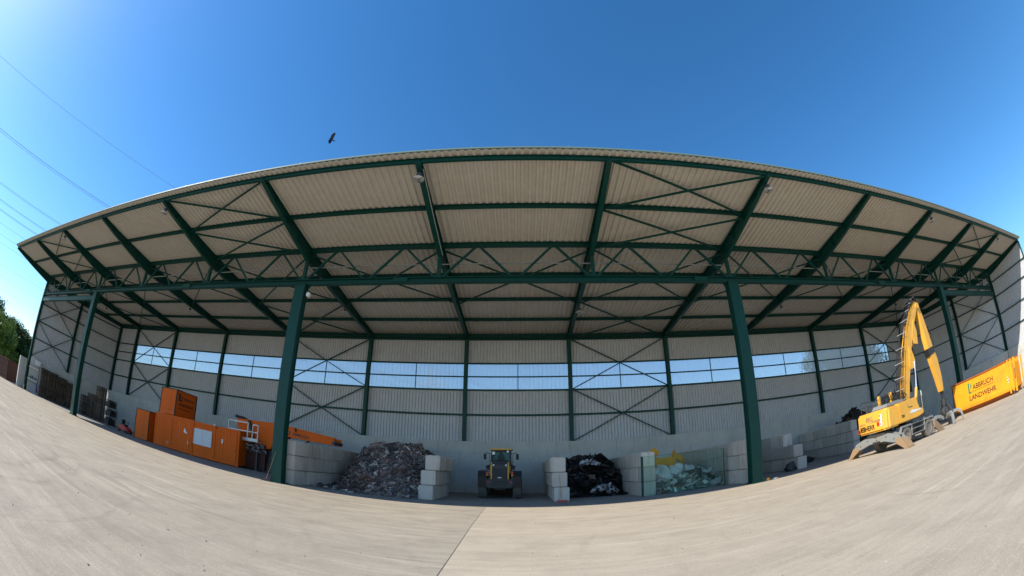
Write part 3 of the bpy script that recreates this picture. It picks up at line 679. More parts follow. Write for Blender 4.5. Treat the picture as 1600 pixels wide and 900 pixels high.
crumple('paper_scrap', 'small white scrap lying at the shadow edge by the right middle column', (12.95, 19.3, 0.03), (0.18, 0.1, 0.04), 'white', 35, 'scrap')
random.seed(13)
# glass sheet
gl = thing('glass_sheet', 'big green tinted glass sheet standing upright before the insulation waste', 'glass', (0,0,0))
b = MB(); b.add([(6.28,21.72,0.02),(11.22,22.12,0.02),(11.22,22.12,2.14),(6.28,21.72,2.14),(6.28,21.74,0.02),(11.22,22.14,0.02),(11.22,22.14,2.14),(6.28,21.74,2.14)], [(0,1,2,3),(7,6,5,4),(0,4,5,1),(1,5,6,2),(2,6,7,3),(3,7,4,0)])
b.build('pane', 'tintglass', gl)
b = MB(); b.bar((6.21,21.715,0.0), (6.21,21.715,2.16), 0.12, 0.05, (0,1,0)); b.build('edge_strip', 'steel', gl)
b = MB(); b.bar((11.24,22.13,0.0), (11.24,22.13,2.15), 0.03, 0.03, (0,1,0)); b.bar((6.3,21.73,2.15), (11.2,22.13,2.15), 0.012, 0.012); b.build('edge_strip', 'steel', gl)
# brooms
def broom(label, foot, top, head_dir, hm):
    t_ = thing('broom', label, 'broom', foot)
    f, tp = Vector((0,0,0.1)), Vector(top)-Vector(foot)
    b_ = MB(); b_.tube([f, tp], 0.014, 8); b_.build('handle', 'woodl', t_)
    hd = Vector(head_dir); b_ = MB(); b_.bar(-hd*0.27+Vector((0,0,0.09)), hd*0.27+Vector((0,0,0.09)), 0.07, 0.04); b_.build('head', hm, t_)
    b_ = MB()
    for k in range(26): 
        p_ = hd*(-0.26+0.52*k/25); b_.bar(p_+Vector((0,-.02,0.07)), p_+Vector((0,-.03,0.0)), 0.012, 0.05)
    b_.build('bristles', hm, t_)
broom('broom with pale handle leaning on the left middle column', (-12.70, 18.95, 0), (-12.30, 19.19, 1.62), (0.95, 0.2, 0), 'dark')
broom('broom with red head leaning on the block stack right of the loader', (2.05, 21.9, 0), (1.93, 22.18, 1.5), (1, 0.05, 0), 'red')

# ------------------------------------------------------------------ wheel loader seen from behind
def wheel(parent, name, c, r, wd, axis, rim_r, tm, rm, lugs=22, face=1):
    t_ = MB(); h_ = wd/2
    t_.lathe([(-h_*0.72, rim_r), (-h_*0.95, rim_r*1.08), (-h_, (rim_r+r)/2), (-h_*0.93, r*0.93), (-h_*0.75, r*0.965), (h_*0.75, r*0.965), (h_*0.93, r*0.93), (h_, (rim_r+r)/2), (h_*0.95, rim_r*1.08), (h_*0.72, rim_r)], c, axis, 32)
    for k in range(lugs):
        for sgn in (-1, 1):
            a0 = 2*math.pi*(k+(0.25 if sgn > 0 else 0))/lugs; a1 = a0+0.16
            def P(t, a, rr):
                u, v = rr*math.cos(a), rr*math.sin(a); q_ = (t,u,v) if axis == 'x' else (u,t,v); return (c[0]+q_[0], c[1]+q_[1], c[2]+q_[2])
            t0, t1 = sgn*0.02*wd, sgn*h_*0.96; dw = 0.055
            t_.add([P(t0,a0,r*0.955),P(t0,a0+dw*1.6,r*0.955),P(t0,a0+dw*1.6,r),P(t0,a0,r), P(t1,a1,r*0.90),P(t1,a1+dw*2,r*0.90),P(t1,a1+dw*2,r*0.985),P(t1,a1,r*0.985)],
                   [(0,1,2,3),(7,6,5,4),(0,4,5,1),(1,5,6,2),(2,6,7,3),(3,7,4,0)])
    w_ = thing_part('wheel', parent)
    t_.build('tyre', tm, w_)
    rb = MB(); rb.lathe([(-h_*0.7, rim_r), (-h_*0.66, rim_r*0.9), (-h_*0.3, rim_r*0.62), (-h_*0.32, rim_r*0.3), (-h_*0.62, rim_r*0.25), (-h_*0.66, 0.02)] if face < 0 else
                        [(h_*0.7, rim_r), (h_*0.66, rim_r*0.9), (h_*0.3, rim_r*0.62), (h_*0.32, rim_r*0.3), (h_*0.62, rim_r*0.25), (h_*0.66, 0.02)], c, axis, 24)
    for k in range(8):
        a = 2*math.pi*k/8; u, v = rim_r*0.42*math.cos(a), rim_r*0.42*math.sin(a); t0 = face*h_*0.3; t1 = face*h_*0.4
        q0 = (t0,u,v) if axis == 'x' else (u,t0,v); q1 = (t1,u,v) if axis == 'x' else (u,t1,v)
        rb.tube([Vector(c)+Vector(q0), Vector(c)+Vector(q1)], 0.025, 6)
    rb.build('rim', rm, w_)
    return w_
def thing_part(name, parent):
    o = bpy.data.objects.new(name, None); COL.objects.link(o); o.parent = parent; o.empty_display_size = 0.1; return o
LD = thing('wheel_loader', 'yellow and dark grey wheel loader parked with its back to the yard', 'loader', (-1.24, 25.1, 0))
for sx in (-1, 1):
    for y in (0.85, 4.05): wheel(LD, 'wheel', (sx*1.0, y, 0.70), 0.70, 0.50, 'x', 0.36, 'tyre', 'loader_yellow', face=sx)
b = MB(); b.box(-0.75, 0.75, 0.6, 4.6, 0.62, 1.05); b.box(-0.35, 0.35, 0.1, 0.7, 0.55, 0.8); b.build('chassis', 'dark', LD, bevel=0.03)
b = MB(); b.prism([(-0.80, 0.80), (-0.72, 0.66), (0.72, 0.66), (0.80, 0.80), (0.80, 1.20), (-0.80, 1.20)], 'y', -0.12, 0.55)
cw = b.build('counterweight', 'darkgrey', LD, bevel=0.05)
b = MB(); b.box(-0.42, 0.42, -0.16, -0.115, 0.82, 0.90); b.box(-0.42, 0.42, -0.135, -0.115, 0.95, 1.12); b.build('bumper_slot', 'dark', cw)
for sx in (-1, 1):
    b = MB(); b.prism([(-0.02, 0.72), (-0.06, 1.35), (0.10, 1.66), (0.45, 1.72), (1.30, 1.70), (1.66, 1.45), (1.60, 1.35), (1.25, 1.58), (0.5, 1.60), (0.2, 1.5), (0.12, 1.2), (0.14, 0.72)], 'x', sx*0.74, sx*1.27); b.build('fender', 'black', LD, bevel=0.03)
    b = MB(); b.box(min(sx*0.72, sx*1.24), max(sx*0.72, sx*1.24), 0.0, 0.1, 0.70, 1.0); b.build('fender_apron', 'dark', LD)
    b = MB(); b.lathe([(-0.145, 0.06), (-0.12, 0.06)], (sx*0.66, 0.0, 1.02), 'y', 16); b.build('reflector', 'red', LD)
    b = MB(); b.box(sx*0.72-0.07, sx*0.72+0.07, -0.06, 0.0, 1.48, 1.64); b.build('tail_light', 'red', LD)
    b = MB(); b.box(sx*0.72-0.06, sx*0.72+0.06, -0.055, 0.0, 1.40, 1.475); b.build('indicator', 'foam', LD)
    b = MB(); b.prism([(0.0, 1.18), (0.0, 2.0), (0.12, 2.22), (0.17, 2.22), (0.06, 2.0), (0.06, 1.18)], 'x', sx*0.45, sx*0.53); b.build('side_strip', 'loader_yellow', LD, bevel=0.01)
    b = MB(); b.lathe([(-0.05, 0.055), (0.02, 0.055)], (sx*0.36, 0.0, 2.04), 'y', 14); b.build('headlight', 'lens', LD)
    # mirrors
    b = MB(); b.tube([(sx*0.62, 1.9, 2.80), (sx*0.95, 1.75, 2.88), (sx*0.98, 1.72, 2.72)], 0.02); b.tube([(sx*0.66, 1.9, 1.75), (sx*0.74, 1.8, 2.78)], 0.015); b.build('mirror_arm', 'dark', LD)
    b = MB(); b.box(sx*1.0-0.09, sx*1.0+0.09, 1.68, 1.75, 2.42, 2.80); b.build('mirror', 'black', LD, bevel=0.03)
    b = MB(); b.tube([(sx*0.60, 0.9, 1.72), (sx*0.88, 0.9, 2.0), (sx*0.6, 0.9, 2.08)], 0.045); b.box(sx*0.72-0.14, sx*0.72+0.14, 0.85, 1.1, 1.78, 2.02); b.build('step_frame', 'dark', LD)
b = MB(); b.prism([(0.02, 1.2), (0.02, 2.02), (0.16, 2.28), (0.5, 2.36), (1.3, 2.38), (1.3, 1.2)], 'x', -0.45, 0.45); b.build('engine_hood', 'darkgrey', LD, bevel=0.04)
b = MB(); b.box(0.46, 0.60, 0.5, 1.3, 1.55, 2.0); b.box(-0.60, -0.46, 0.5, 1.3, 1.55, 1.95); sep(b, 'side_panel', 'loader_yellow', LD, 0.02)
b = MB()
for k in range(9): b.box(-0.42, 0.42, -0.03, 0.015, 1.24+k*0.075, 1.265+k*0.075)
b.box(-0.13, 0.13, -0.045, -0.03, 1.4, 1.8); b.build('grille', 'dark', LD)
b = MB(); b.box(-0.12, 0.12, -0.06, -0.047, 1.26, 1.32); b.build('number_plate', 'white', LD)
cab = thing_part('cab', LD)
b = MB()
for sx in (-1, 1):
    for y in (1.35, 2.75): b.bar((sx*0.60, y, 1.5), (sx*0.56, y+(0.06 if y < 2 else -.1), 2.98), 0.08, 0.08)
b.box(-0.62, 0.62, 1.3, 2.8, 1.2, 1.95); b.box(-0.58, 0.58, 1.36, 2.7, 2.95, 3.02); b.bar((-0.58,1.36,2.2), (0.58,1.36,2.2), 0.05, 0.05); b.build('cab_frame', 'dark', cab)
b = MB(); b.box(-0.56, 0.56, 1.385, 1.395, 2.2, 2.94); b.box(-0.56, 0.56, 2.68, 2.69, 1.95, 2.94)
for sx in (-1, 1): b.box(sx*0.575-0.005, sx*0.575+0.005, 1.45, 2.65, 1.95, 2.94)
b.build('window', 'cabglass', cab)
b = MB(); b.box(-0.72, 0.72, 1.2, 2.85, 3.02, 3.11); b.build('roof', 'loader_yellow', cab, bevel=0.04)
b = MB(); b.box(-0.22, 0.22, 1.7, 2.1, 1.9, 2.15); b.box(-0.2, 0.2, 1.62, 1.74, 2.1, 2.72); b.box(-0.1, 0.1, 1.62, 1.72, 2.72, 2.9); b.build('seat', 'black', cab, bevel=0.04)
b = MB(); b.tube([(0.1, 2.4, 1.95), (0.12, 2.3, 2.45)], 0.03); b.tube([(0.12+0.18*math.cos(a), 2.28, 2.5+0.1*math.sin(a)) for a in [k*0.5 for k in range(13)]], 0.015); b.build('steering_wheel', 'black', cab)
b = MB(); b.lathe([(0.0, 0.1), (0.05, 0.11), (0.06, 0.1)], (-0.45, 1.3, 2.82), 'y', 14); b.build('work_light', 'lens', cab)
b = MB(); b.lathe([(0.0, 0.07), (0.05, 0.07)], (0.42, 1.28, 2.93), 'y', 12); b.build('work_light', 'lens', cab)
for sx in (-1, 1):
    b = MB(); b.prism([(4.0, 1.5), (4.1, 1.75), (5.4, 0.75), (5.3, 0.55)], 'x', sx*0.45, sx*0.58); b.build('lift_arm', 'loader_yellow', LD, bevel=0.02)
b = MB(); b.prism([(5.2, 0.08), (5.2, 1.0), (5.4, 1.15), (5.45, 0.95), (5.5, 0.3), (6.3, 0.1), (6.3, 0.04)], 'x', -1.3, 1.3); b.build('bucket', 'darkgrey', LD, bevel=0.01)

# ------------------------------------------------------------------ excavator
EX = thing('material_handler', 'yellow wheeled excavator with raised boom and open claw grapple', 'excavator', (20.45, 15.8, 0))
for sx, nm in ((-1.25, 'rear'), (1.25, 'front')):
    for sy in (-1, 1):
        wheel(EX, 'wheel', (sx, sy*1.0, 0.50), 0.50, 0.44, 'y', 0.27, 'mudtyre', 'galv', lugs=20, face=sy)
b = MB(); b.box(-1.75, 1.75, -0.42, 0.42, 0.55, 1.0); b.box(-1.38, -1.12, -1.0, 1.0, 0.38, 0.62); b.box(1.12, 1.38, -1.0, 1.0, 0.38, 0.62); b.build('chassis', 'grey', EX, bevel=0.04)
for sy in (-1, 1):
    b = MB()
    b.box(-0.72, 0.72, sy*0.98-0.24, sy*0.98+0.24, 0.46, 0.50); b.box(-0.72, 0.72, sy*0.98-0.24, sy*0.98+0.24, 0.74, 0.78); b.box(-0.72, 0.72, sy*0.98-0.24, sy*0.98+0.24, 1.0, 1.03)
    for x in (-0.74, 0.70): b.box(x, x+0.04, sy*0.98-0.25, sy*0.98+0.25, 0.44, 1.04)
    b.build('side_step', 'grey', EX)
    b = MB(); b.prism([(-1.85, 0.80), (-1.80, 1.08), (-0.78, 1.08), (-0.74, 0.98), (-1.7, 0.98)], 'y', sy*0.78, sy*1.24); b.prism([(0.74, 0.98), (0.78, 1.08), (1.75, 1.08), (1.85, 0.9), (1.7, 0.98)], 'y', sy*0.78, sy*1.24); sep(b, 'mudguard', 'grey', EX)
# rear outrigger blade: broad arched beam with two worn feet
pr = [(-2.20, 0.10), (-2.30, 0.12), (-1.70, 0.78), (-0.55, 1.06), (0.55, 1.06), (1.70, 0.78), (2.30, 0.12), (2.20, 0.10), (1.45, 0.42), (1.25, 0.45), (0.6, 0.60), (-0.6, 0.60), (-1.25, 0.45), (-1.45, 0.42)]
b = MB(); b.prism(pr, 'x', -2.75, -2.68); b.prism([(u, v) for u, v in pr], 'x', -2.35, -2.29); b.prism([(-0.9, 0.62), (-0.9, 0.95), (0.9, 0.95), (0.9, 0.62)], 'x', -2.68, -1.75)
b.prism([(-1.68, 0.74), (-0.55, 1.02), (0.55, 1.02), (1.68, 0.74), (1.68, 0.72), (0.55, 0.98), (-0.55, 0.98), (-1.68, 0.72)], 'x', -2.68, -2.35)
og = b.build('outrigger', 'grey', EX, bevel=0.012)
b = MB(); b.prism([(-0.28, 0.56), (-0.28, 0.68), (0.28, 0.68), (0.28, 0.56)], 'x', -2.80, -2.76)
for yy, zz in ((-1.35, 0.62), (-0.75, 0.82), (0.75, 0.82), (1.35, 0.62), (0.05, 0.9), (-0.02, 0.75)): b.lathe([(-2.765, 0.035), (-2.74, 0.035)], (0, yy, zz), 'x', 10)
sep(b, 'bolt', 'dark', og)
for sy in (-1, 1):
    b = MB(); b.prism([(sy*1.62, 0.66), (sy*1.95, 0.56), (sy*2.42, 0.0), (sy*2.18, 0.0), (sy*1.5, 0.38)], 'x', -2.80, -2.755); b.prism([(sy*1.95, 0.56), (sy*2.42, 0.0), (sy*2.18, 0.0), (sy*1.6, 0.4)], 'x', -2.45, -2.2)
    b.box(min(sy*2.1, sy*2.42), max(sy*2.1, sy*2.42), -2.8-0.0, -2.8, 0.0, 0.001) if False else None
    b.box(-2.85, -2.15, min(sy*2.10, sy*2.42), max(sy*2.10, sy*2.42), 0.0, 0.05); b.build('outrigger_foot', 'wornyellow', og)
# front dozer blade
b = MB(); b.prism([(-1.2, 0.42), (-1.3, 0.75), (1.3, 0.75), (1.2, 0.42)], 'x', 1.9, 2.05); b.prism([(-0.4, 0.6), (-0.4, 0.9), (0.4, 0.9), (0.4, 0.6)], 'x', 1.7, 1.95); db_ = b.build('dozer_blade', 'grey', EX, bevel=0.02)
for sy in (-1, 1):
    b = MB(); b.prism([(1.85, 0.75), (2.25, 0.62), (3.05, 0.0), (2.45, 0.0), (1.85, 0.38)], 'y', sy*1.2, sy*1.28); b.box(2.4, 3.05, min(sy*1.12, sy*1.36), max(sy*1.12, sy*1.36), 0.0, 0.05); b.build('blade_foot', 'wornyellow', db_)
b = MB(); b.lathe([(0.98, 0.62), (1.14, 0.62), (1.14, 0.68), (1.22, 0.68)], (0, 0, 0), 'z', 32); b.build('slewing_ring', 'dark', EX)
# superstructure
UP = thing_part('superstructure', EX)
b = MB(); b.box(-1.2, 1.5, -1.15, 1.15, 1.16, 1.36); b.build('deck', 'darkgrey', UP, bevel=0.02)
b = MB(); b.prism([(-2.90, -1.22), (-3.12, -0.98), (-3.18, 0), (-3.12, 0.98), (-2.90, 1.22), (-1.9, 1.25), (-1.9, -1.25)], 'z', 1.18, 2.24)
cwt = b.build('counterweight', 'yellow', UP, bevel=0.09)
b = MB(); b.prism([(-1.95, 1.24), (-1.95, 2.28), (0.02, 2.36), (0.18, 1.95), (0.30, 1.72), (0.72, 1.66), (0.72, 1.38), (0.1, 1.28)], 'y', -1.252, -0.45)
sdp = b.build('side_body', 'yellow', UP, bevel=0.04)
b = MB(); b.prism([(-1.95, 1.3), (-1.95, 2.26), (-0.75, 2.28), (-0.75, 1.3)], 'y', -0.55, 1.252); b.build('engine_cover', 'yellow', UP, bevel=0.05)
b = MB(); b.prism([(-2.75, 2.24), (-2.6, 2.42), (-1.5, 2.50), (-0.9, 2.44), (-0.9, 2.28), (-1.95, 2.26)], 'y', -0.95, 0.25); b.build('hood', 'grey', UP, bevel=0.05)
b = MB(); b.lathe([(2.2, 0.1), (2.62, 0.1), (2.70, 0.08)], (-2.3, 0.95, 0), 'z', 14); b.build('exhaust', 'darkgrey', UP)
b = MB(); b.prism([(-1.65, 2.24), (-1.55, 2.52), (-0.95, 2.52), (-0.85, 2.26)], 'y', 0.45, 1.15); b.build('air_intake', 'grey', UP, bevel=0.04)
b = MB(); b.prism([(-0.88, 1.60), (-0.60, 1.76), (0.05, 1.69), (0.40, 1.70), (0.40, 1.61), (-0.02, 1.61), (-0.2, 1.58), (-0.62, 1.58)], 'y', -1.262, -1.256); b.build('decal', 'white', sdp)
text('lettering', '924', 0.20, 'black', sdp, (-1.72, -1.259, 1.50), (1,0,0), (0,0,1), bold=0.006)
text('lettering', 'L', 0.20, 'green', sdp, (-0.98, -1.259, 1.92), (1,0,0), (0,0,1), bold=0.01)
text('lettering', 'LANDWEHR', 0.07, 'darkgrey', sdp, (-0.88, -1.259, 1.90), (1,0,0), (0,0,1))
text('lettering', 'LIEBHERR', 0.36, 'black', cwt, (-3.195, 0.98, 1.36), (0.0,-1,0), (0,0,1), bold=0.004, sx=0.86)
text('lettering', 'EBG', 0.30, 'worn', cwt, (-3.19, 0.32, 1.82), (0,-1,0), (0,0,1), bold=0.004)
text('lettering', 'LANDWEHR', 0.15, 'worn', cwt, (-3.185, 0.10, 1.70), (0,-1,0), (0,0,1))
text('lettering', 'ABBRUCH', 0.12, 'worn', cwt, (-3.185, 0.95, 1.70), (0,-1,0), (0,0,1))
b = MB()
for k in range(3): b.add([(-3.165,-0.74,1.50+k*0.2),(-3.15,-0.92,1.44+k*0.2),(-3.15,-0.92,1.55+k*0.2),(-3.165,-0.74,1.61+k*0.2)], [(0,1,2,3)])
b.build('warning_stripe', 'red', cwt)
b = MB(); b.box(-3.165, -3.155, -0.92, -0.74, 1.44, 2.02); b.v = [(x_+(0.012 if y_ > -0.8 else 0.0)-0.004, y_, z_) for x_, y_, z_ in b.v]; b.build('warning_panel', 'white', cwt)
b = MB(); b.box(-3.19, -3.14, -0.66, -0.52, 1.48, 1.66); b.box(-3.15, -3.10, 0.98, 1.06, 1.30, 1.5); sep(b, 'tail_light', 'red', cwt)
b = MB()   # railing
for (xa, ya), (xb, yb) in (((-2.6, 1.15), (-0.8, 1.15)), ((-2.6, 0.4), (-2.6, 1.15))):
    for z in (2.62, 2.88): b.tube([(xa, ya, z), (xb, yb, z)], 0.016, 6)
for x in (-2.6, -1.7, -0.8): b.tube([(x, 1.15, 2.25), (x, 1.15, 2.9)], 0.018, 6)
for x in (0.2, 0.55): b.tube([(x, -1.15, 1.35), (x, -1.15, 2.35), (x+0.25, -1.15, 2.35), (x+0.25, -1.15, 1.35)], 0.018, 6)
b.tube([(0.75, -1.1, 1.35), (0.75, -1.1, 2.6)], 0.018, 6); b.build('railing', 'darkgrey', UP)
cabx = thing_part('cab', UP)
b = MB()
for x in (-0.45, 1.25):
    for y in (0.35, 1.2): b.bar((x, y, 1.35), (x, y, 2.95), 0.09, 0.09)
b.box(-0.5, 1.3, 0.3, 1.25, 2.95, 3.03); b.box(-0.5, 1.3, 0.3, 1.25, 1.32, 1.75)
for k in range(9): b.bar((-0.5, 0.36+k*0.1, 1.8), (-0.5, 0.36+k*0.1, 2.95), 0.02, 0.02)
for k in range(5): b.bar((-0.52, 0.32, 1.9+k*0.24), (-0.52, 1.22, 1.9+k*0.24), 0.02, 0.02)
b.build('cab_frame', 'dark', cabx)
b = MB(); b.box(-0.44, 1.24, 0.33, 0.34, 1.75, 2.95); b.box(-0.44, 1.24, 1.2, 1.21, 1.75, 2.95); b.box(-0.46, -0.45, 0.4, 1.16, 1.75, 2.95); b.box(1.25, 1.26, 0.4, 1.16, 1.75, 2.95); b.build('window', 'cabglass', cabx)
for x, y in ((-0.78, 1.2), (-0.55, 0.36)):
    b = MB(); b.box(x-0.08, x+0.08, y-0.08, y+0.08, 2.3, 3.08); b.build('guard_post', 'yellow', UP, bevel=0.02)
b = MB()
for k in range(46):
    p_ = Vector((random.uniform(-0.75, 0.35), random.uniform(-0.35, 0.8), random.uniform(2.3, 2.7))); q_ = p_+Vector((random.uniform(-.3, .3), random.uniform(-.3, .3), random.uniform(0.1, 0.6)))
    b.tube([p_, (p_+q_)/2+Vector((0.05, 0.05, 0.05)), q_], 0.022, 5)
b.build('hydraulic_hose', 'dark', UP)
# boom and stick in the x-z plane
def limb(path, widths, y0, y1, name, m, parent, bev=0.03):
    """path of centre points (x,z), widths = depth at each"""
    L_, R_ = [], []
    P_ = [Vector((a, c_)) for a, c_ in path]
    for i, p_ in enumerate(P_):
        d = (P_[min(i+1, len(P_)-1)]-P_[max(i-1, 0)]).normalized(); nn = Vector((-d.y, d.x)); L_.append(p_+nn*widths[i]/2); R_.append(p_-nn*widths[i]/2)
    mb = MB(); n_ = len(P_)
    vs = [(p_.x, y0, p_.y) for p_ in L_]+[(p_.x, y0, p_.y) for p_ in R_]+[(p_.x, y1, p_.y) for p_ in L_]+[(p_.x, y1, p_.y) for p_ in R_]
    fs = []
    for i in range(n_-1):
        fs += [(i, i+1, n_+i+1, n_+i), (2*n_+i, 3*n_+i, 3*n_+i+1, 2*n_+i+1), (i, 2*n_+i, 2*n_+i+1, i+1), (n_+i, n_+i+1, 3*n_+i+1, 3*n_+i)]
    fs += [(0, n_, 3*n_, 2*n_), (n_-1, 3*n_-1, 4*n_-1, 2*n_-1)]
    mb.add(vs, fs); return mb.build(name, m, parent, bevel=bev)
boom = limb([(0.28, 1.8), (0.68, 3.3), (1.28, 4.8), (2.3, 6.4), (3.3, 7.55), (3.85, 8.0)], [0.50, 0.60, 0.64, 0.62, 0.58, 0.42], -0.23, 0.23, 'boom', 'yellow', UP)
b = MB(); b.tube([(3.75, -0.33, 7.78), (3.75, 0.33, 7.78)], 0.2, 16); b.tube([(1.55, -0.32, 4.95), (1.55, 0.32, 4.95)], 0.13, 12); sep(b, 'pivot_pin', 'yellow', boom)
for sy in (-1, 1):
    b = MB(); b.prism([(1.15, 4.2), (1.25, 4.0), (1.75, 4.05), (1.95, 4.5), (1.75, 5.1), (1.45, 5.3)], 'y', sy*0.25, sy*0.31); b.build('bracket', 'yellow', boom, bevel=0.01)
    b = MB(); b.prism([(2.2, 5.9), (2.3, 5.45), (2.75, 5.4), (2.95, 6.2), (2.8, 6.9)], 'y', sy*0.20, sy*0.26); b.build('bracket', 'yellow', boom, bevel=0.01)
    b = MB(); b.tube([(0.95, sy*0.42, 1.7), (1.35, sy*0.42, 2.9)], 0.10, 12); b.build('lift_cylinder', 'yellow', UP)
    b = MB(); b.tube([(1.35, sy*0.42, 2.9), (1.72, sy*0.36, 4.4)], 0.055, 10); b.build('piston_rod', 'chrome', UP)
b = MB(); b.tube([(2.62, 0, 5.65), (3.0, 0, 6.75)], 0.10, 12); b.build('stick_cylinder', 'galv', boom)
b = MB(); b.tube([(3.0, 0, 6.7), (3.45, 0, 7.55)], 0.09, 12); b.build('stick_cylinder', 'yellow', boom)
b = MB()   # hose bundle and its brackets on the back of the boom
bk = [(0.05, 2.2), (0.15, 3.3), (0.72, 4.95), (1.75, 6.65), (2.75, 7.8), (3.35, 8.25), (3.7, 8.3)]
for k in range(7):
    y = -0.30+k*0.1
    b.tube([(x-0.05+random.uniform(-.05, .05), y, z+random.uniform(-.05, .05)) for x, z in bk], 0.030, 6)
b.build('hydraulic_hose', 'dark', boom)
b = MB()
for i in range(len(bk)-1):
    for t_ in (0.2, 0.7):
        x = bk[i][0]+(bk[i+1][0]-bk[i][0])*t_; z = bk[i][1]+(bk[i+1][1]-bk[i][1])*t_
        b.tube([(x-0.1, -0.40, z+0.04), (x-0.1, 0.40, z+0.04)], 0.022, 6); b.bar((x-0.1, 0, z+0.04), (x+0.4, 0, z-0.12), 0.05, 0.03)
sep(b, 'hose_bracket', 'galv', boom)
b = MB()
for k in range(14):
    a = k/13*math.pi; b.tube([(3.5+0.32*math.cos(a), -0.3+0.045*k, 7.98+0.30*math.sin(a)), (3.5+0.32*math.cos(a+0.5), -0.3+0.045*k, 7.98+0.30*math.sin(a+0.5))], 0.06, 6)
b.build('hose_loop', 'dark', boom)
stick = limb([(3.95, 8.05), (4.05, 7.3), (4.25, 6.2), (4.42, 5.2), (4.75, 4.2), (5.05, 3.1), (5.20, 2.25)], [0.36, 0.54, 0.62, 0.76, 0.86, 0.62, 0.30], -0.19, 0.19, 'stick', 'yellow', EX)
b = MB(); b.prism([(3.9, 5.0), (4.85, 5.15), (4.95, 4.75), (4.1, 4.55)], 'y', -0.21, 0.21); b.build('clamp_band', 'dark', stick, bevel=0.02)
b = MB(); b.tube([(4.52, -0.05, 7.0), (4.78, -0.05, 5.3)], 0.09, 10); b.tube([(4.52, 0.12, 7.0), (4.82, 0.12, 5.5)], 0.03, 6); b.build('grab_cylinder', 'darkgrey', stick)
b = MB()
for k in range(34):
    x = random.uniform(4.55, 4.95); z = random.uniform(4.7, 6.5); b.tube([(x, random.uniform(-.25, .25), z), (x+random.uniform(-.1, .2), random.uniform(-.25, .25), z-random.uniform(.1, .5))], 0.03, 5)
b.build('hydraulic_hose', 'dark', stick)
GR = thing_part('grapple', EX)
b = MB(); b.tube([(5.32, 0, 2.25), (5.40, 0, 1.75)], 0.13, 10); b.lathe([(1.25, 0.20), (1.35, 0.26), (1.72, 0.24), (1.78, 0.12)], (5.42, 0, 0), 'z', 16); b.build('rotator', 'dark', GR)
b = MB(); b.lathe([(0.62, 0.16), (0.70, 0.30), (0.92, 0.34), (1.22, 0.22), (1.28, 0.16)], (5.45, 0, 0), 'z', 16)
for k in range(4):
    a = 0.5+k*math.pi/2; b.tube([(5.45+0.2*math.cos(a), 0.2*math.sin(a), 1.45), (5.45+0.62*math.cos(a), 0.62*math.sin(a), 0.75)], 0.075, 8)
b.build('grapple_head', 'darkgrey', GR)
for k in range(5):
    a = 0.35+k*math.pi*0.4; ca, sa = math.cos(a), math.sin(a)
    prof = [(0.30, 0.72), (0.75, 0.98), (1.25, 1.02), (1.62, 0.80), (1.80, 0.42), (1.80, 0.02), (1.70, 0.28), (1.52, 0.62), (1.22, 0.80), (0.80, 0.76), (0.38, 0.52)]
    b = MB(); b.prism([(r_*0.80, z*0.86) for r_, z in prof], 'y', -0.13, 0.13)
    b.v = [(5.45+x_*ca-y_*sa*(1-0.3*(x_/1.8)), x_*sa+y_*ca*(1-0.3*(x_/1.8)), z_) for x_, y_, z_ in b.v]; b.build('claw', 'grey', GR)

# ------------------------------------------------------------------ roll-off container
CT = thing('rolloff_container', 'bright orange roll-off container standing in the sun beside the right column', 'container', (32.25, 18.6, 0), R(-89))
# local x runs towards the yard (world -y), local y into +x... built with outer face at y=0
def cbox(mb, *a): return mb.box(*a)
L_, H_, W_ = 6.9, 2.48, 2.35
b = MB(); b.box(0.0, L_-0.3, 0.06, 0.10, 0.42, H_-0.08); b.box(0.0, L_-0.3, W_-0.1, W_-0.06, 0.42, H_-0.08); b.box(0.02, 0.06, 0.1, W_-0.1, 0.42, H_-0.08); b.box(0, L_-0.3, 0.1, W_-0.1, 0.34, 0.42)
b.build('body', 'conto', CT)
b = MB(); b.box(0.0, L_-0.25, -0.02, 0.14, H_-0.10, H_); b.box(0.0, L_-0.25, W_-0.14, W_+0.02, H_-0.10, H_); b.box(-0.02, 0.1, 0.14, W_-0.14, H_-0.10, H_); b.build('top_rim', 'rusty_orange', CT, bevel=0.015)
b = MB(); b.prism([(0.055, 0.52), (0.16, 0.30), (0.5, 0.14), (0.5, 0.45)], 'x', 0.02, L_-0.33); b.prism([(W_-0.055, 0.52), (W_-0.16, 0.30), (W_-0.5, 0.14), (W_-0.5, 0.45)], 'x', 0.02, L_-0.33); b.box(0.2, L_-0.4, 0.55, 0.70, 0.0, 0.34); b.box(0.2, L_-0.4, W_-0.70, W_-0.55, 0.0, 0.34); b.build('skid', 'rusty_orange', CT)
for x in (L_-0.75, L_-0.42, L_-0.12):
    b = MB(); b.box(x, x+0.14, -0.03, 0.12, 0.12, H_-0.02); b.box(x, x+0.14, W_-0.12, W_+0.03, 0.12, H_-0.02); sep(b, 'post', 'conto', CT, 0.015)
b = MB(); b.box(L_-0.3, L_-0.26, 0.1, W_-0.1, 0.4, H_-0.4); b.build('end_door', 'conto', CT)
b = MB(); b.tube([(L_-0.35, -0.05, 0.12), (L_-0.35, 0.35, 0.12)], 0.12, 14); b.tube([(0.35, 0.4, 0.1), (0.35, 0.8, 0.1)], 0.1, 14); b.build('roller', 'darkgrey', CT)
b = MB(); b.bar((L_-0.05, -0.05, 1.0), (L_-0.02, -0.05, 1.7), 0.06, 0.06); b.build('door_lever', 'rust', CT)
b = MB(); b.box(0.0, 0.06, -0.01, 0.05, 0.4, H_-0.1); b.build('corner_bar', 'rust', CT)
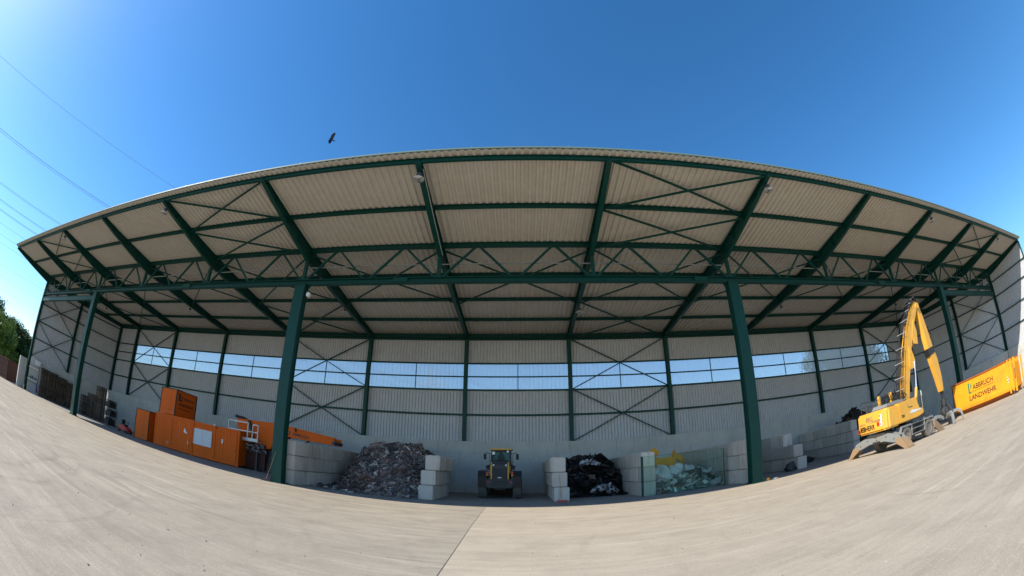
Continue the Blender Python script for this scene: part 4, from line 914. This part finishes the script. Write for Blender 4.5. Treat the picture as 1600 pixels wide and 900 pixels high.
b = MB(); b.add([(L_-0.95, 0.052, 0.95),(L_-0.82, 0.052, 0.95),(L_-0.82, 0.052, 1.35),(L_-0.95, 0.052, 1.35)], [(0,1,2,3)]); b.build('warning_panel', 'white', CT)
b = MB()
for k in range(2): b.add([(L_-0.95, 0.049, 0.97+k*0.2),(L_-0.82, 0.049, 1.05+k*0.2),(L_-0.82, 0.049, 1.14+k*0.2),(L_-0.95, 0.049, 1.06+k*0.2)], [(0,1,2,3)])
b.build('warning_stripe', 'red', CT)
def logo(parent, ox, oz, s, xdir=(1,0,0), y=0.0, txt='black', org=(0,0,0)):
    X_ = Vector(xdir); O = Vector(org)
    def q(u0, u1, z0, z1):
        e = X_.cross(Vector((0,0,1)))*0.004
        return [O+X_*u0*s+Vector((0,0,z0*s))+e, O+X_*u1*s+Vector((0,0,z0*s))+e, O+X_*u1*s+Vector((0,0,z1*s))+e, O+X_*u0*s+Vector((0,0,z1*s))+e]
    b_ = MB(); b_.add(q(0, 0.16, 0, 0.80), [(0,1,2,3)]); b_.add(q(0.16, 0.34, 0, 0.12), [(0,1,2,3)]); b_.add(q(0.26, 0.38, 0.34, 0.66), [(0,1,2,3)]); b_.build('emblem', 'green', parent)
    b_ = MB()
    for k in range(10): b_.add(q(0.42+k*0.24, 0.42+k*0.24+0.18, 0.05, 0.09), [(0,1,2,3)])
    b_.build('dashed_line', txt, parent)
    text('lettering', 'ABBRUCH', 0.52*s, txt, parent, O+X_*0.52*s+Vector((0,0,0.2*s)), X_, (0,0,1), bold=0.008, sx=0.95)
    text('lettering', 'LANDWEHR', 0.52*s, txt, parent, O+X_*0.02*s+Vector((0,0,-0.52*s)), X_, (0,0,1), bold=0.008, sx=1.02)
logo(CT, 0, 0, 1.0, (1,0,0), org=(1.75, 0.055, 1.35))
RS = thing('skip', 'rusty brown skip at the far right edge behind the orange container', 'container', (36.2, 9.2, 0))
b = MB(); b.prism([(0,0.15),(0,2.35),(5.5,2.35),(5.5,0.15)], 'y', 0, 0.06); b.prism([(0,0.15),(0,2.35),(5.5,2.35),(5.5,0.15)], 'y', 2.3, 2.36); b.box(0,0.06,0.06,2.3,0.15,2.35); b.box(5.44,5.5,0.06,2.3,0.15,2.35); b.box(0.06,5.44,0.06,2.3,0.15,0.22)
b.build('body', 'rust', RS)
b = MB()
for x in (0.5, 1.6, 2.7, 3.8, 4.9): b.box(x, x+0.1, -0.06, 0.0, 0.2, 2.3)
b.box(-0.05, 5.55, -0.06, 0.08, 2.35, 2.43); b.box(-0.05, 0.1, 0.08, 2.3, 2.35, 2.43); b.build('rib', 'rust', RS)
b = MB(); b.box(0.3, 5.2, 0.5, 0.65, 0.0, 0.15); b.box(0.3, 5.2, 1.7, 1.85, 0.0, 0.15); b.build('skid', 'rust', RS)

# ------------------------------------------------------------------ orange site containers (left)
def ribbed(mb, x0, x1, y, z0, z1, p=0.22, d=0.03):
    k = 0; xs_ = []
    while x0+k*p < x1-1e-3:
        for a, o_ in ((0, 0), (.45, 0), (.6, 1), (.85, 1)): xs_.append((min(x0+(k+a)*p, x1), o_*d))
        k += 1
    xs_.append((x1, 0)); n_ = len(xs_)
    vs = [(x, y+o_, z0) for x, o_ in xs_]+[(x, y+o_, z1) for x, o_ in xs_]
    mb.add(vs, [(i, i+1, n_+i+1, n_+i) for i in range(n_-1)])
C1 = thing('steel_container', 'orange steel storage container with ribbed doors below the upper orange box', 'container', (-28.4, 24.0, 0))
b = MB(); b.box(0.02, 4.88, 0.06, 2.38, 0.12, 2.58); b.box(0,0.12,0,0.12,0.0,2.65); b.box(4.78,4.9,0,0.12,0.0,2.65); b.box(0.12,4.78,0.0,0.1,2.53,2.65); b.box(0.12,4.78,0.0,0.1,0.06,0.2); b.box(0,4.9,0.1,2.4,2.58,2.64); b.build('body', 'orange', C1, bevel=0.01)
for x0, x1 in ((0.14, 2.38), (2.44, 4.76)):
    b = MB(); ribbed(b, x0, x1, 0.02, 0.22, 2.51, 0.28); d_ = b.build('door', 'orange', C1)
    b = MB(); b.box(x1-0.5, x1-0.44, -0.02, 0.01, 0.35, 0.55) if x0 < 1 else b.box(x1-0.32, x1-0.24, -0.02, 0.01, 0.75, 1.0); b.build('handle', 'galv', d_)
b = MB(); b.add([(3.85,0.015,1.62),(4.05,0.015,1.55),(4.35,0.015,1.55),(4.1,0.015,1.72),(3.95,0.015,1.95)], [(0,1,2,3,4)]); b.build('sticker', 'white', C1)
C2 = thing('site_office', 'orange site office container with a white shuttered window and a plain door', 'container', (-23.42, 23.95, 0), R(6))
b = MB(); b.box(0.02, 4.50, 0.05, 2.38, 0.14, 2.52); b.box(0,0.12,0,0.12,0.0,2.6); b.box(4.4,4.52,0,0.12,0.0,2.6); b.box(0.12,4.4,0.0,0.1,2.44,2.6); b.box(0.12,4.4,0.0,0.1,0.06,0.22); b.box(2.22,2.30,0.0,0.05,0.22,2.44); b.box(0,4.52,0.1,2.4,2.52,2.58); b.build('body', 'orange', C2, bevel=0.01)
wn = MB(); wn.box(0.18, 1.95, 0.0, 0.04, 0.98, 2.08); wn = wn.build('window', 'lgrey', C2)
b = MB()
for x in (0.16, 1.03, 1.93): b.box(x, x+0.035, -0.015, 0.0, 0.96, 2.1)
b.box(0.16, 1.965, -0.015, 0.0, 2.08, 2.12); b.box(0.16, 1.965, -0.015, 0.0, 0.94, 0.98); b.build('window_frame', 'lgrey', wn)
b = MB(); ribbed(b, 2.32, 4.38, 0.03, 0.24, 2.42, 0.3, 0.018); b.build('wall_panel', 'orange', C2)
b = MB(); b.box(3.4, 4.3, 0.005, 0.03, 0.26, 2.2); d_ = b.build('door', 'orange', C2, bevel=0.008)
b = MB(); b.box(4.12, 4.2, -0.03, 0.0, 1.05, 1.12); b.build('handle', 'dark', d_)
b = MB(); b.box(2.92, 3.05, 0.0, 0.02, 1.45, 1.75); b.build('sign', 'white', C2)
b = MB(); b.box(2.1, 2.24, -0.1, 0.02, 2.6, 2.72); b.build('lamp', 'white', C2)
b = MB(); b.box(2.28, 2.42, -0.06, 0.02, 2.44, 2.55); b.build('lamp', 'dark', C2)
def greenbox(name, label, loc, wd, dp, ht, withlogo):
    t_ = thing(name, label, 'box', loc)
    b_ = MB(); b_.box(0.04, wd-0.04, 0.0, dp, 0.04, ht-0.03); b_.build('body', 'orange', t_)
    b_ = MB()
    for x in (0, wd-0.07): b_.box(x, x+0.07, -0.03, 0.05, 0, ht)
    b_.box(wd-0.05, wd+0.015, dp-0.07, dp, 0, ht); b_.box(0.07, wd-0.07, -0.03, 0.05, ht-0.06, ht); b_.box(wd-0.05, wd+0.015, 0.05, dp-0.07, ht-0.06, ht); b_.build('edge_frame', 'steel', t_)
    b_ = MB(); b_.box(0.1, wd-0.1, -0.015, 0.0, 0.42, 0.45); b_.build('door_seam', 'rusty_orange', t_)
    if withlogo:
        o_ = (wd-0.032, 0.35, 1.30)
        b_ = MB(); b_.box(wd-0.039, wd-0.034, 0.35, 0.55, 1.25, 1.85); b_.box(wd-0.039, wd-0.034, 0.55, 0.8, 1.25, 1.38); b_.box(wd-0.039, wd-0.034, 0.66, 0.84, 1.5, 1.66); b_.build('emblem', 'black', t_)
        text('lettering', 'ABBRUCH', 0.28, 'black', t_, (wd-0.034, 0.95, 1.42), (0,1,0), (0,0,1), bold=0.004)
        text('lettering', 'LANDWEHR', 0.34, 'black', t_, (wd-0.034, 0.35, 0.90), (0,1,0), (0,0,1), bold=0.006)
        text('lettering', 'ABBRUCH LANDWEHR', 0.15, 'black', t_, (wd-0.034, 0.35, 0.62), (0,1,0), (0,0,1))
    return t_
greenbox('orange_box', 'orange box with green edges and black lettering standing on top of the containers', (-28.06, 24.08, 2.652), 2.1, 2.6, 2.1, True)
greenbox('orange_box', 'upright orange box with green edges standing on the floor left of the containers', (-31.4, 24.0, 0.0), 2.15, 1.5, 2.52, False)

# ------------------------------------------------------------------ screening machine
SM = thing('crusher', 'orange mobile crusher with grey railed platform behind the left middle column', 'crusher', (0, 0, 0))
b = MB(); b.prism([(-19.9, 2.15), (-20.3, 3.55), (-16.6, 3.62), (-16.3, 3.0), (-16.9, 1.75), (-18.2, 1.55)], 'y', 25.6, 27.6); b.build('hopper', 'orange', SM, bevel=0.04)
b = MB(); b.box(-20.2, -15.0, 25.8, 27.4, 0.62, 1.6); b.box(-16.9, -15.5, 25.7, 27.5, 1.58, 2.4); b.build('chassis', 'black', SM, bevel=0.03)
b = MB(); b.box(-19.4, -17.3, 25.55, 25.75, 0.15, 1.95); b.build('side_panel', 'rust', SM)
for y in (25.7, 27.1):
    b = MB(); b.prism([(-19.6, 0.0), (-19.9, 0.3), (-19.6, 0.66), (-16.2, 0.66), (-15.9, 0.3), (-16.2, 0.0)], 'y', y, y+0.45); b.build('track', 'black', SM, bevel=0.03)
b = MB(); b.bar((-17.9, 25.35, 0.05), (-17.9, 25.35, 1.5), 0.12, 0.12); b.box(-18.1, -17.7, 25.2, 25.5, 0, 0.05); b.build('support_leg', 'darkgrey', SM)
b = MB(); b.tube([(-20.7, 26.0, 3.72), (-19.9, 26.0, 3.66), (-19.4, 26.0, 3.5)], 0.11, 10); b.build('exhaust', 'black', SM)
b = MB(); b.bar((-19.0, 25.5, 3.5), (-18.3, 25.5, 1.9), 0.16, 0.16); b.build('hydraulic_cylinder', 'black', SM)
b = MB()
for k in range(34):
    p_ = Vector((random.uniform(-18.9, -17.2), random.uniform(25.1, 25.5), random.uniform(1.45, 1.95))); b.tube([p_, p_+Vector((random.uniform(-.4, .4), random.uniform(-.1, .1), random.uniform(-.2, .2)))], random.uniform(.02, .05), 6)
b.build('pipework', 'grey', SM)
PF = thing_part('platform', SM)
b = MB(); b.box(-20.45, -17.6, 24.85, 25.5, 2.02, 2.10); b.bar((-20.45, 24.84, 2.16), (-17.6, 24.84, 2.16), 0.02, 0.16); b.build('deck', 'galv', PF)
b = MB()
for z in (2.68, 3.28): b.bar((-20.45, 24.86, z), (-18.55, 24.86, z), 0.075, 0.075); b.bar((-20.45, 24.86, z), (-20.45, 25.5, z), 0.075, 0.075)
for x in (-20.45, -18.55): b.bar((x, 24.86, 2.1), (x, 24.86, 3.3), 0.075, 0.075)
for x in (-18.1, -17.62): b.bar((x, 24.86, 2.0), (x, 24.86, 3.2), 0.07, 0.07)
b.bar((-18.1, 24.86, 3.2), (-17.62, 24.86, 3.2), 0.07, 0.07); b.bar((-18.55, 24.86, 2.68), (-17.62, 24.86, 2.68), 0.07, 0.07); b.build('railing', 'galv', PF)
b = MB(); b.prism([(-16.6, 2.85), (-16.6, 3.62), (-11.95, 3.08), (-11.95, 2.62)], 'y', 25.7, 25.78); b.prism([(-16.6, 2.85), (-16.6, 3.62), (-11.95, 3.08), (-11.95, 2.62)], 'y', 26.9, 26.98)
b.prism([(-16.6, 3.60), (-16.6, 3.66), (-11.9, 3.12), (-11.9, 3.06)], 'y', 25.6, 25.85); cv = b.build('conveyor', 'orange', SM)
b = MB(); b.prism([(-16.6, 3.12), (-16.6, 3.22), (-12.0, 2.78), (-12.0, 2.70)], 'y', 25.79, 26.89); b.build('belt', 'black', cv)
b = MB(); b.tube([(-11.98, 25.65, 2.78), (-11.98, 27.0, 2.78)], 0.12, 12); b.build('roller', 'darkgrey', cv)
b = MB(); b.box(-15.0, -14.9, 25.60, 25.70, 3.2, 3.5); b.build('bracket', 'dark', cv)
b = MB(); b.box(-15.85, -15.65, 25.69, 25.695, 2.95, 3.30); b.box(-15.65, -15.4, 25.69, 25.695, 2.95, 3.02); b.box(-15.5, -15.35, 25.69, 25.695, 3.08, 3.2); b.build('emblem', 'black', cv)
text('lettering', 'ABBRUCH', 0.3, 'black', cv, (-15.2, 25.69, 2.95), (1,0,-0.1), (0,0,1), bold=0.004)
b = MB(); b.bar((-14.0, 26.3, 2.9), (-15.3, 26.3, 1.6), 0.12, 0.12); b.build('strut', 'darkgrey', cv)

# ------------------------------------------------------------------ left end of the hall
pal = MB()
for x in (-0.55, 0, 0.49): pal.box(x-0.03, x+0.09, -0.4, 0.4, 0, 0.022)
for x in (-0.55, 0, 0.49):
    for y in (-0.35, 0, 0.35): pal.box(x-0.03, x+0.09, y-0.05, y+0.05, 0.022, 0.10)
for y in (-0.36, 0, 0.36): pal.box(-0.6, 0.6, y-0.05, y+0.05, 0.10, 0.122)
for y in (-0.34, -0.17, 0, 0.17, 0.34): pal.box(-0.6, 0.6, y-0.055, y+0.055, 0.1225, 0.144)
pme = pal.mesh('pallet', M['wood'])
NUM = 'first second third fourth fifth sixth seventh eighth ninth tenth eleventh twelfth thirteenth fourteenth fifteenth sixteenth seventeenth eighteenth nineteenth twentieth'.split()+['twenty-'+q for q in 'first second third fourth fifth'.split()]
def pstack(x, y, n_, rz, where):
    for k in range(n_):
        o_ = bpy.data.objects.new('pallet', pme); COL.objects.link(o_); o_.location = (x+random.uniform(-.05, .05), y+random.uniform(-.05, .05), k*0.145+0.002); o_.rotation_euler = (0,0,rz+random.uniform(-.05, .05))
        tag(o_, '%s wooden pallet %s, stack %s' % (NUM[k], 'from the floor', where), 'pallet', 'stacked wooden pallets')
W_ang = math.atan2(32.08-19.4, -48.87+52.25)
pstack(-51.0, 21.9, 22, W_ang, 'nearest the yard on the left wall')
pstack(-50.65, 23.2, 22, W_ang, 'second nearest the yard on the left wall')
pstack(-50.3, 24.5, 21, W_ang, 'third nearest the yard on the left wall')
pstack(-50.0, 25.8, 20, W_ang, 'fourth nearest the yard on the left wall')
pstack(-47.6, 27.2, 15, 0.2, 'lowest, right of the left column')
pstack(-45.6, 27.2, 18, 0.1, 'middle height, right of the left column')
pstack(-42.6, 26.6, 25, 0.1, 'tallest, right of the left column')
# dark grated crates
cr = thing('mesh_crate', 'x', 'crate', (-38.6, 25.6, 0), group='dark mesh crates')
b = MB()
for x in (-0.6, 0.6):
    for y in (-0.5, 0.5): b.bar((x, y, 0), (x, y, 0.82), 0.06, 0.06)
for z in (0.12, 0.45, 0.8):
    for y in (-0.5, 0.5): b.bar((-0.6, y, z), (0.6, y, z), 0.04, 0.04)
    for x in (-0.6, 0.6): b.bar((x, -0.5, z), (x, 0.5, z), 0.04, 0.04)
b.build('frame', 'dark', cr)
b = MB()
for k in range(13):
    for y in (-0.49, 0.49): b.bar((-0.6+k*0.1, y, 0.12), (-0.6+k*0.1, y, 0.8), 0.012, 0.012)
for k in range(11):
    for x in (-0.59, 0.59): b.bar((x, -0.5+k*0.1, 0.12), (x, -0.5+k*0.1, 0.8), 0.012, 0.012)
b.box(-0.58, 0.58, -0.48, 0.48, 0.12, 0.16); b.build('mesh_panel', 'dark', cr)
b = MB()
b.box(-0.5, 0.5, -0.42, 0.42, 0.16, 0.62)
for k in range(160): b.obox((random.uniform(-.45, .45), random.uniform(-.35, .35), random.uniform(.2, .7)), (random.uniform(.1, .4), random.uniform(.05, .2), random.uniform(.05, .15)), Matrix.Rotation(random.uniform(0, 3), 3, 'Z') @ Matrix.Rotation(random.uniform(-.5, .5), 3, 'X'))
b.build('contents', 'dark', cr)
cr['label'] = 'dark mesh crate full of scrap, bottom one left of the red sweeper'
copy_tree(cr, (-38.5, 25.65, 0.84), 0.05, 'dark mesh crate full of scrap, second in its stack left of the red sweeper')
copy_tree(cr, (-38.65, 25.6, 1.68), -0.06, 'dark mesh crate full of scrap, topmost in its stack left of the red sweeper')
SW = thing('sweeper', 'small red ride-on floor sweeper beside the upright orange box', 'sweeper', (-33.4, 24.3, 0), 0.1)
b = MB(); b.prism([(-0.75, 0.2), (-0.8, 0.5), (-0.4, 0.62), (0.1, 0.62), (0.6, 0.5), (0.78, 0.3), (0.75, 0.18)], 'y', -0.38, 0.38); b.build('body', 'red', SW, bevel=0.04)
b = MB(); b.box(-0.3, 0.2, -0.25, 0.25, 0.62, 0.75); b.box(-0.38, -0.28, -0.25, 0.25, 0.7, 1.15); b.build('seat', 'black', SW, bevel=0.04)
b = MB(); b.tube([(0.45, 0, 0.5), (0.38, 0, 0.95)], 0.03); b.tube([(0.36+0.02*math.cos(a), 0.17*math.sin(a), 0.97+0.17*math.cos(a)*0.3) for a in [k*0.5 for k in range(14)]], 0.015, 6); b.build('steering_wheel', 'black', SW)
for x, y in ((-0.5, -0.38), (-0.5, 0.38), (0.5, -0.38), (0.5, 0.38)):
    b = MB(); b.lathe([(-0.06, 0.12), (-0.05, 0.17), (0.05, 0.17), (0.06, 0.12)], (x, y, 0.17), 'y', 16); b.build('wheel', 'black', SW)
b = MB(); b.lathe([(0.02, 0.28), (0.12, 0.18), (0.2, 0.06)], (0.75, -0.35, 0), 'z', 18); b.build('brush', 'darkgrey', SW)
# wall rack, sign box, extinguisher, pole on the left end wall
def onL(y, off=0.36): return xw(LW, y)+off
RK = thing('wall_rack', 'white pipe rack with two shelves on the left end wall', 'rack', (onL(20.2), 20.2, 0), W_ang-math.pi/2)
b = MB()
for z in (1.35, 2.65): b.box(-0.02, 0.28, -0.75, 0.75, z, z+0.12)
b.build('shelf', 'white', RK)
b = MB(); b.tube([(0.3, 0.85, 1.1), (0.3, 0.85, 3.5)], 0.03); b.tube([(0.3, 0.85, 1.1), (0.3, -0.75, 1.1)], 0.02); b.build('rail', 'dark', RK)
b = MB()
for k in range(5): b.box(0.03, 0.2, -0.6+k*0.26, -0.6+k*0.26+0.1, 1.47, 1.6+0.12*(k % 3))
b.build('stored_part', 'darkgrey', RK)
SB = tag(MB().box(-0.02, 0.2, -0.5, 0.5, 0, 0.55).build('switch_box', 'white', None, bevel=0.02, loc=(onL(20.7), 20.7, 3.15)), 'white switch box high on the left end wall above the rack', 'box'); SB.rotation_euler = (0,0,W_ang-math.pi/2)
b = MB(); b.box(0.2, 0.21, -0.02, 0.02, 0.2, 0.32); b.build('latch', 'dark', SB)
FE = thing('fire_extinguisher', 'red fire extinguisher low on the left end wall', 'extinguisher', (onL(21.0)+0.12, 21.0, 0.25))
b = MB(); b.lathe([(0, 0.08), (0.02, 0.1), (0.5, 0.1), (0.58, 0.05), (0.62, 0.03)], (0,0,0), 'z', 16); b.build('cylinder', 'red', FE, smooth=True)
b = MB(); b.box(-0.03, 0.08, -0.02, 0.02, 0.62, 0.68); b.tube([(0.05, 0, 0.62), (0.12, 0, 0.4), (0.1, 0, 0.15)], 0.012, 6); b.build('valve', 'black', FE)
PL = thing('marker_pole', 'short blue pole standing left of the pallet stacks', 'pole', (-51.3, 20.9, 0))
b = MB(); b.tube([(0,0,0.05), (0,0,1.1)], 0.06, 10); b.build('tube', 'blue', PL)
b = MB(); b.lathe([(0, 0.16), (0.05, 0.14)], (0,0,0), 'z', 16); b.build('foot', 'white', PL)
# outside left: rusty container
RC = thing('rusty_container', 'rust brown steel container outside the left end of the hall', 'container', (-62, 15.3, 0), R(14))
b = MB(); b.box(0, 7.5, 0, 2.4, 0.1, 2.35); b.build('body', 'rust', RC, bevel=0.02)
b = MB()
for k in range(17): b.box(0.2+k*0.43, 0.42+k*0.43, -0.05, 0.0, 0.25, 2.25)
b.build('rib', 'rust', RC)
b = MB(); b.box(-0.03, 7.53, -0.07, 0.03, 2.28, 2.4); b.box(-0.03, 7.53, -0.07, 0.03, 0.0, 0.16); b.build('rail', 'rust', RC)

# ------------------------------------------------------------------ trees
def tree(name, label, loc, h, r, n_clump, leaf, lm, seed, group):
    random.seed(seed); t_ = thing(name, label, 'tree', loc, group=group)
    b_ = MB(); b_.tube([(0,0,0), (0.15,0.05,h*0.25), (-0.1,0.1,h*0.5), (0.1,0,h*0.8)], [h*0.035, h*0.027, h*0.018, h*0.006], 10)
    cl = []
    for k in range(n_clump):
        a = random.uniform(0, 6.3); zz = h*random.uniform(0.16, 0.97); prof = math.sin(min(1, max(0.08, (zz/h-0.05)/0.95))**0.8*math.pi*0.93)**0.6
        rr = r*prof*random.uniform(0.25, 1.0)**0.6; p_ = Vector((rr*math.cos(a), rr*math.sin(a), zz)); cl.append((p_, r*random.uniform(0.14, 0.30)))
        if k % 5 == 0: b_.tube([(0,0,max(h*.15, zz*0.7)), (p_.x*.5, p_.y*.5, zz*0.88), p_], [h*0.010, h*0.006, 0.02], 5)
    b_.build('trunk', 'bark', t_)
    c_ = MB(); c_.t = []
    for p_, cr_ in cl:
        tint = random.uniform(0, 1)
        for q in range(leaf):
            v = Vector((random.gauss(0, 1), random.gauss(0, 1), random.gauss(0, 1))).normalized()*cr_*random.uniform(0.55, 1.05); v.z *= 0.75
            o_ = p_+v; s_ = random.uniform(0.10, 0.22); nrm = (v.normalized()+Vector((random.uniform(-.7, .7), random.uniform(-.7, .7), random.uniform(-.2, .9)))).normalized()
            x_ = nrm.orthogonal().normalized(); x_.rotate(Matrix.Rotation(random.uniform(0, 6.3), 3, nrm)); y_ = nrm.cross(x_)
            c_.add([o_-x_*s_, o_-y_*s_*0.6, o_+x_*s_, o_+y_*s_*0.6], [(0,1,2,3)]); tt = min(1, max(0, tint*0.6+random.uniform(0, 0.4))); c_.t.append((tt, tt, tt))
    me = bpy.data.meshes.new('crown'); me.from_pydata(c_.v, [], c_.f); me.materials.append(M[lm])
    at = me.color_attributes.new('tint', 'FLOAT_COLOR', 'CORNER')
    for pz in me.polygons:
        for li in pz.loop_indices: at.data[li].color = (*c_.t[pz.index], 1)
    o_ = bpy.data.objects.new('crown', me); COL.objects.link(o_); o_.parent = t_
    return t_
def polar(az, d): return (d*math.sin(R(az)), d*math.cos(R(az)), 0)
TG = 'trees beyond the left end of the hall'
tree('broadleaf_tree', 'tall dark green tree at the left edge behind the pale one', polar(-77.5, 92), 12.5, 6.0, 190, 70, 'leafdark', 1, TG)
tree('broadleaf_tree', 'pale yellow green tree in front of the darker trees at the left', polar(-76.0, 72), 8.0, 5.2, 230, 110, 'leaflight', 2, TG)
tree('broadleaf_tree', 'dark green tree between the pale tree and the hall', polar(-72.6, 90), 9.8, 5.0, 240, 90, 'leafdark', 3, TG)
tree('broadleaf_tree', 'smaller dark tree closest to the left end of the hall', polar(-69.7, 88), 8.2, 4.2, 200, 90, 'leafdark', 4, TG)
tree('broadleaf_tree', 'dark green tree half hidden behind the pale tree', polar(-75.2, 100), 10.5, 5.0, 150, 60, 'leafdark', 9, TG)
TB = 'trees behind the back windows'
tree('broadleaf_tree', 'rounded tree seen through the window right of the right middle column', (49, 52, 0), 17.0, 6.5, 330, 90, 'leafdark', 5, TB)
tree('broadleaf_tree', 'tree seen through the last window before the excavator boom', (59, 55, 0), 17.5, 6.0, 300, 90, 'leafdark', 6, TB)
random.seed(20)

# ------------------------------------------------------------------ power lines and pylon
ww = Vector((math.sin(R(23)), math.cos(R(23)), 0)); nn = Vector((-math.cos(R(23)), math.sin(R(23)), 0))
def wires(D, H, n_, label, grp):
    for k in range(n_):
        lb = label if n_ == 1 else (('nearest ', 'second ', 'third ')[k]+label)
        c = nn*(D+0.45*k); pts = []
        for s_ in range(-12, 15):
            t = s_*15.0; pts.append((c.x+ww.x*t, c.y+ww.y*t, H+0.00008*t*t+0.16*(k % 2)))
        b_ = MB(); b_.tube(pts, 0.026, 5)
        tag(b_.build('overhead_wire', 'wire', None), lb, 'wire', 'overhead wires')
for (D, H, n_, label) in ((75, 43.0, 1, 'single thin wire highest in the sky at the left'), (75, 32.9, 3, 'wire of the close bundle just below the highest single wire'),
        (105, 35.3, 3, 'wire of the second close bundle from the top'), (118, 35.9, 3, 'wire of the third close bundle from the top'), (118, 33.8, 3, 'wire of the fourth close bundle from the top'),
        (130, 34.0, 1, 'faint wire running just above the one that meets the left roof tip'),
        (150, 36, 1, 'faint wire meeting the left tip of the roof'), (158, 35.5, 1, 'faint wire just below the left tip of the roof'),
        (180, 33.4, 1, 'faint wire below the roof tip, upper one of three'), (190, 31.0, 1, 'faint wire below the roof tip, middle one of three'), (205, 28.7, 1, 'lowest faint wire above the left trees')):
    wires(D, H, n_, label, 'overhead wires' if n_ == 1 else 'wires: '+label)
PY = thing('pylon', 'pale lattice pylon seen faintly through the back window above the rubble', 'pylon', (-52, 236, 0))
b = MB()
def leg(t): w_ = 4.0*(1-t)+0.6*t; return w_
for k in range(12):
    z0, z1 = k*5.0, (k+1)*5.0; a0, a1 = leg(k/12), leg((k+1)/12)
    for sx, sy in ((-1,-1),(1,-1),(1,1),(-1,1)):
        b.bar((sx*a0, sy*a0, z0), (sx*a1, sy*a1, z1), 0.2, 0.2)
    b.bar((-a0,-a0,z0), (a1,-a1,z1), 0.12, 0.12); b.bar((a0,-a0,z0), (-a1,-a1,z1), 0.12, 0.12)
b.build('mast', 'galv', PY)
for z, l_ in ((42, 14), (51, 10)):
    c = MB(); c.bar((-l_, 0, z), (l_, 0, z), 0.4, 0.4); c.bar((-l_, 0, z), (0, 0, z+3), 0.25, 0.25); c.bar((l_, 0, z), (0, 0, z+3), 0.25, 0.25); c.build('cross_arm', 'galv', PY)

# ------------------------------------------------------------------ bird of prey
az, el, dd = R(-34.2), R(41.5), 58.0
BP = Vector((dd*math.cos(el)*math.sin(az), dd*math.cos(el)*math.cos(az), 1.6+dd*math.sin(el)))
bird = thing('bird', 'dark bird of prey gliding above the hall roof', 'bird', BP)
rt_ = cam.matrix_world.to_3x3()
b = MB(); b.tube([(-0.30,0,0.0), (-0.18,0,0.02), (0.0,0,0.03), (0.2,0,0.0), (0.34,0,-0.01)], [0.03, 0.08, 0.09, 0.05, 0.02], 8)
b.prism([(0.25, 0.04), (0.25, -0.04), (0.58, -0.14), (0.52, 0.0), (0.58, 0.14)], 'z', -0.01, 0.01)
bb = b.build('body', 'black', bird)
for s, nm in ((1, 'a'), (-1, 'b')):
    b = MB(); w_ = [(-0.18, 0.05), (-0.26, 0.35), (-0.20, 0.62), (-0.06, 0.86), (0.06, 0.90), (0.14, 0.82), (0.20, 0.68), (0.20, 0.4), (0.24, 0.05)]
    b.prism([(x_, y_*s) for x_, y_ in w_], 'z', 0.0, 0.015); b.v = [(x_, y_, z_+0.55*abs(y_)) for x_, y_, z_ in b.v]; b.build('wing', 'black', bird)
bx_ = (rt_ @ Vector((0.75, -0.35, -0.5))).normalized(); by_ = rt_ @ Vector((-0.35, 0.9, 0.2)); by_ = (by_-bx_*by_.dot(bx_)).normalized(); bz_ = bx_.cross(by_)
bird.rotation_euler = Matrix((bx_, by_, bz_)).transposed().to_euler()
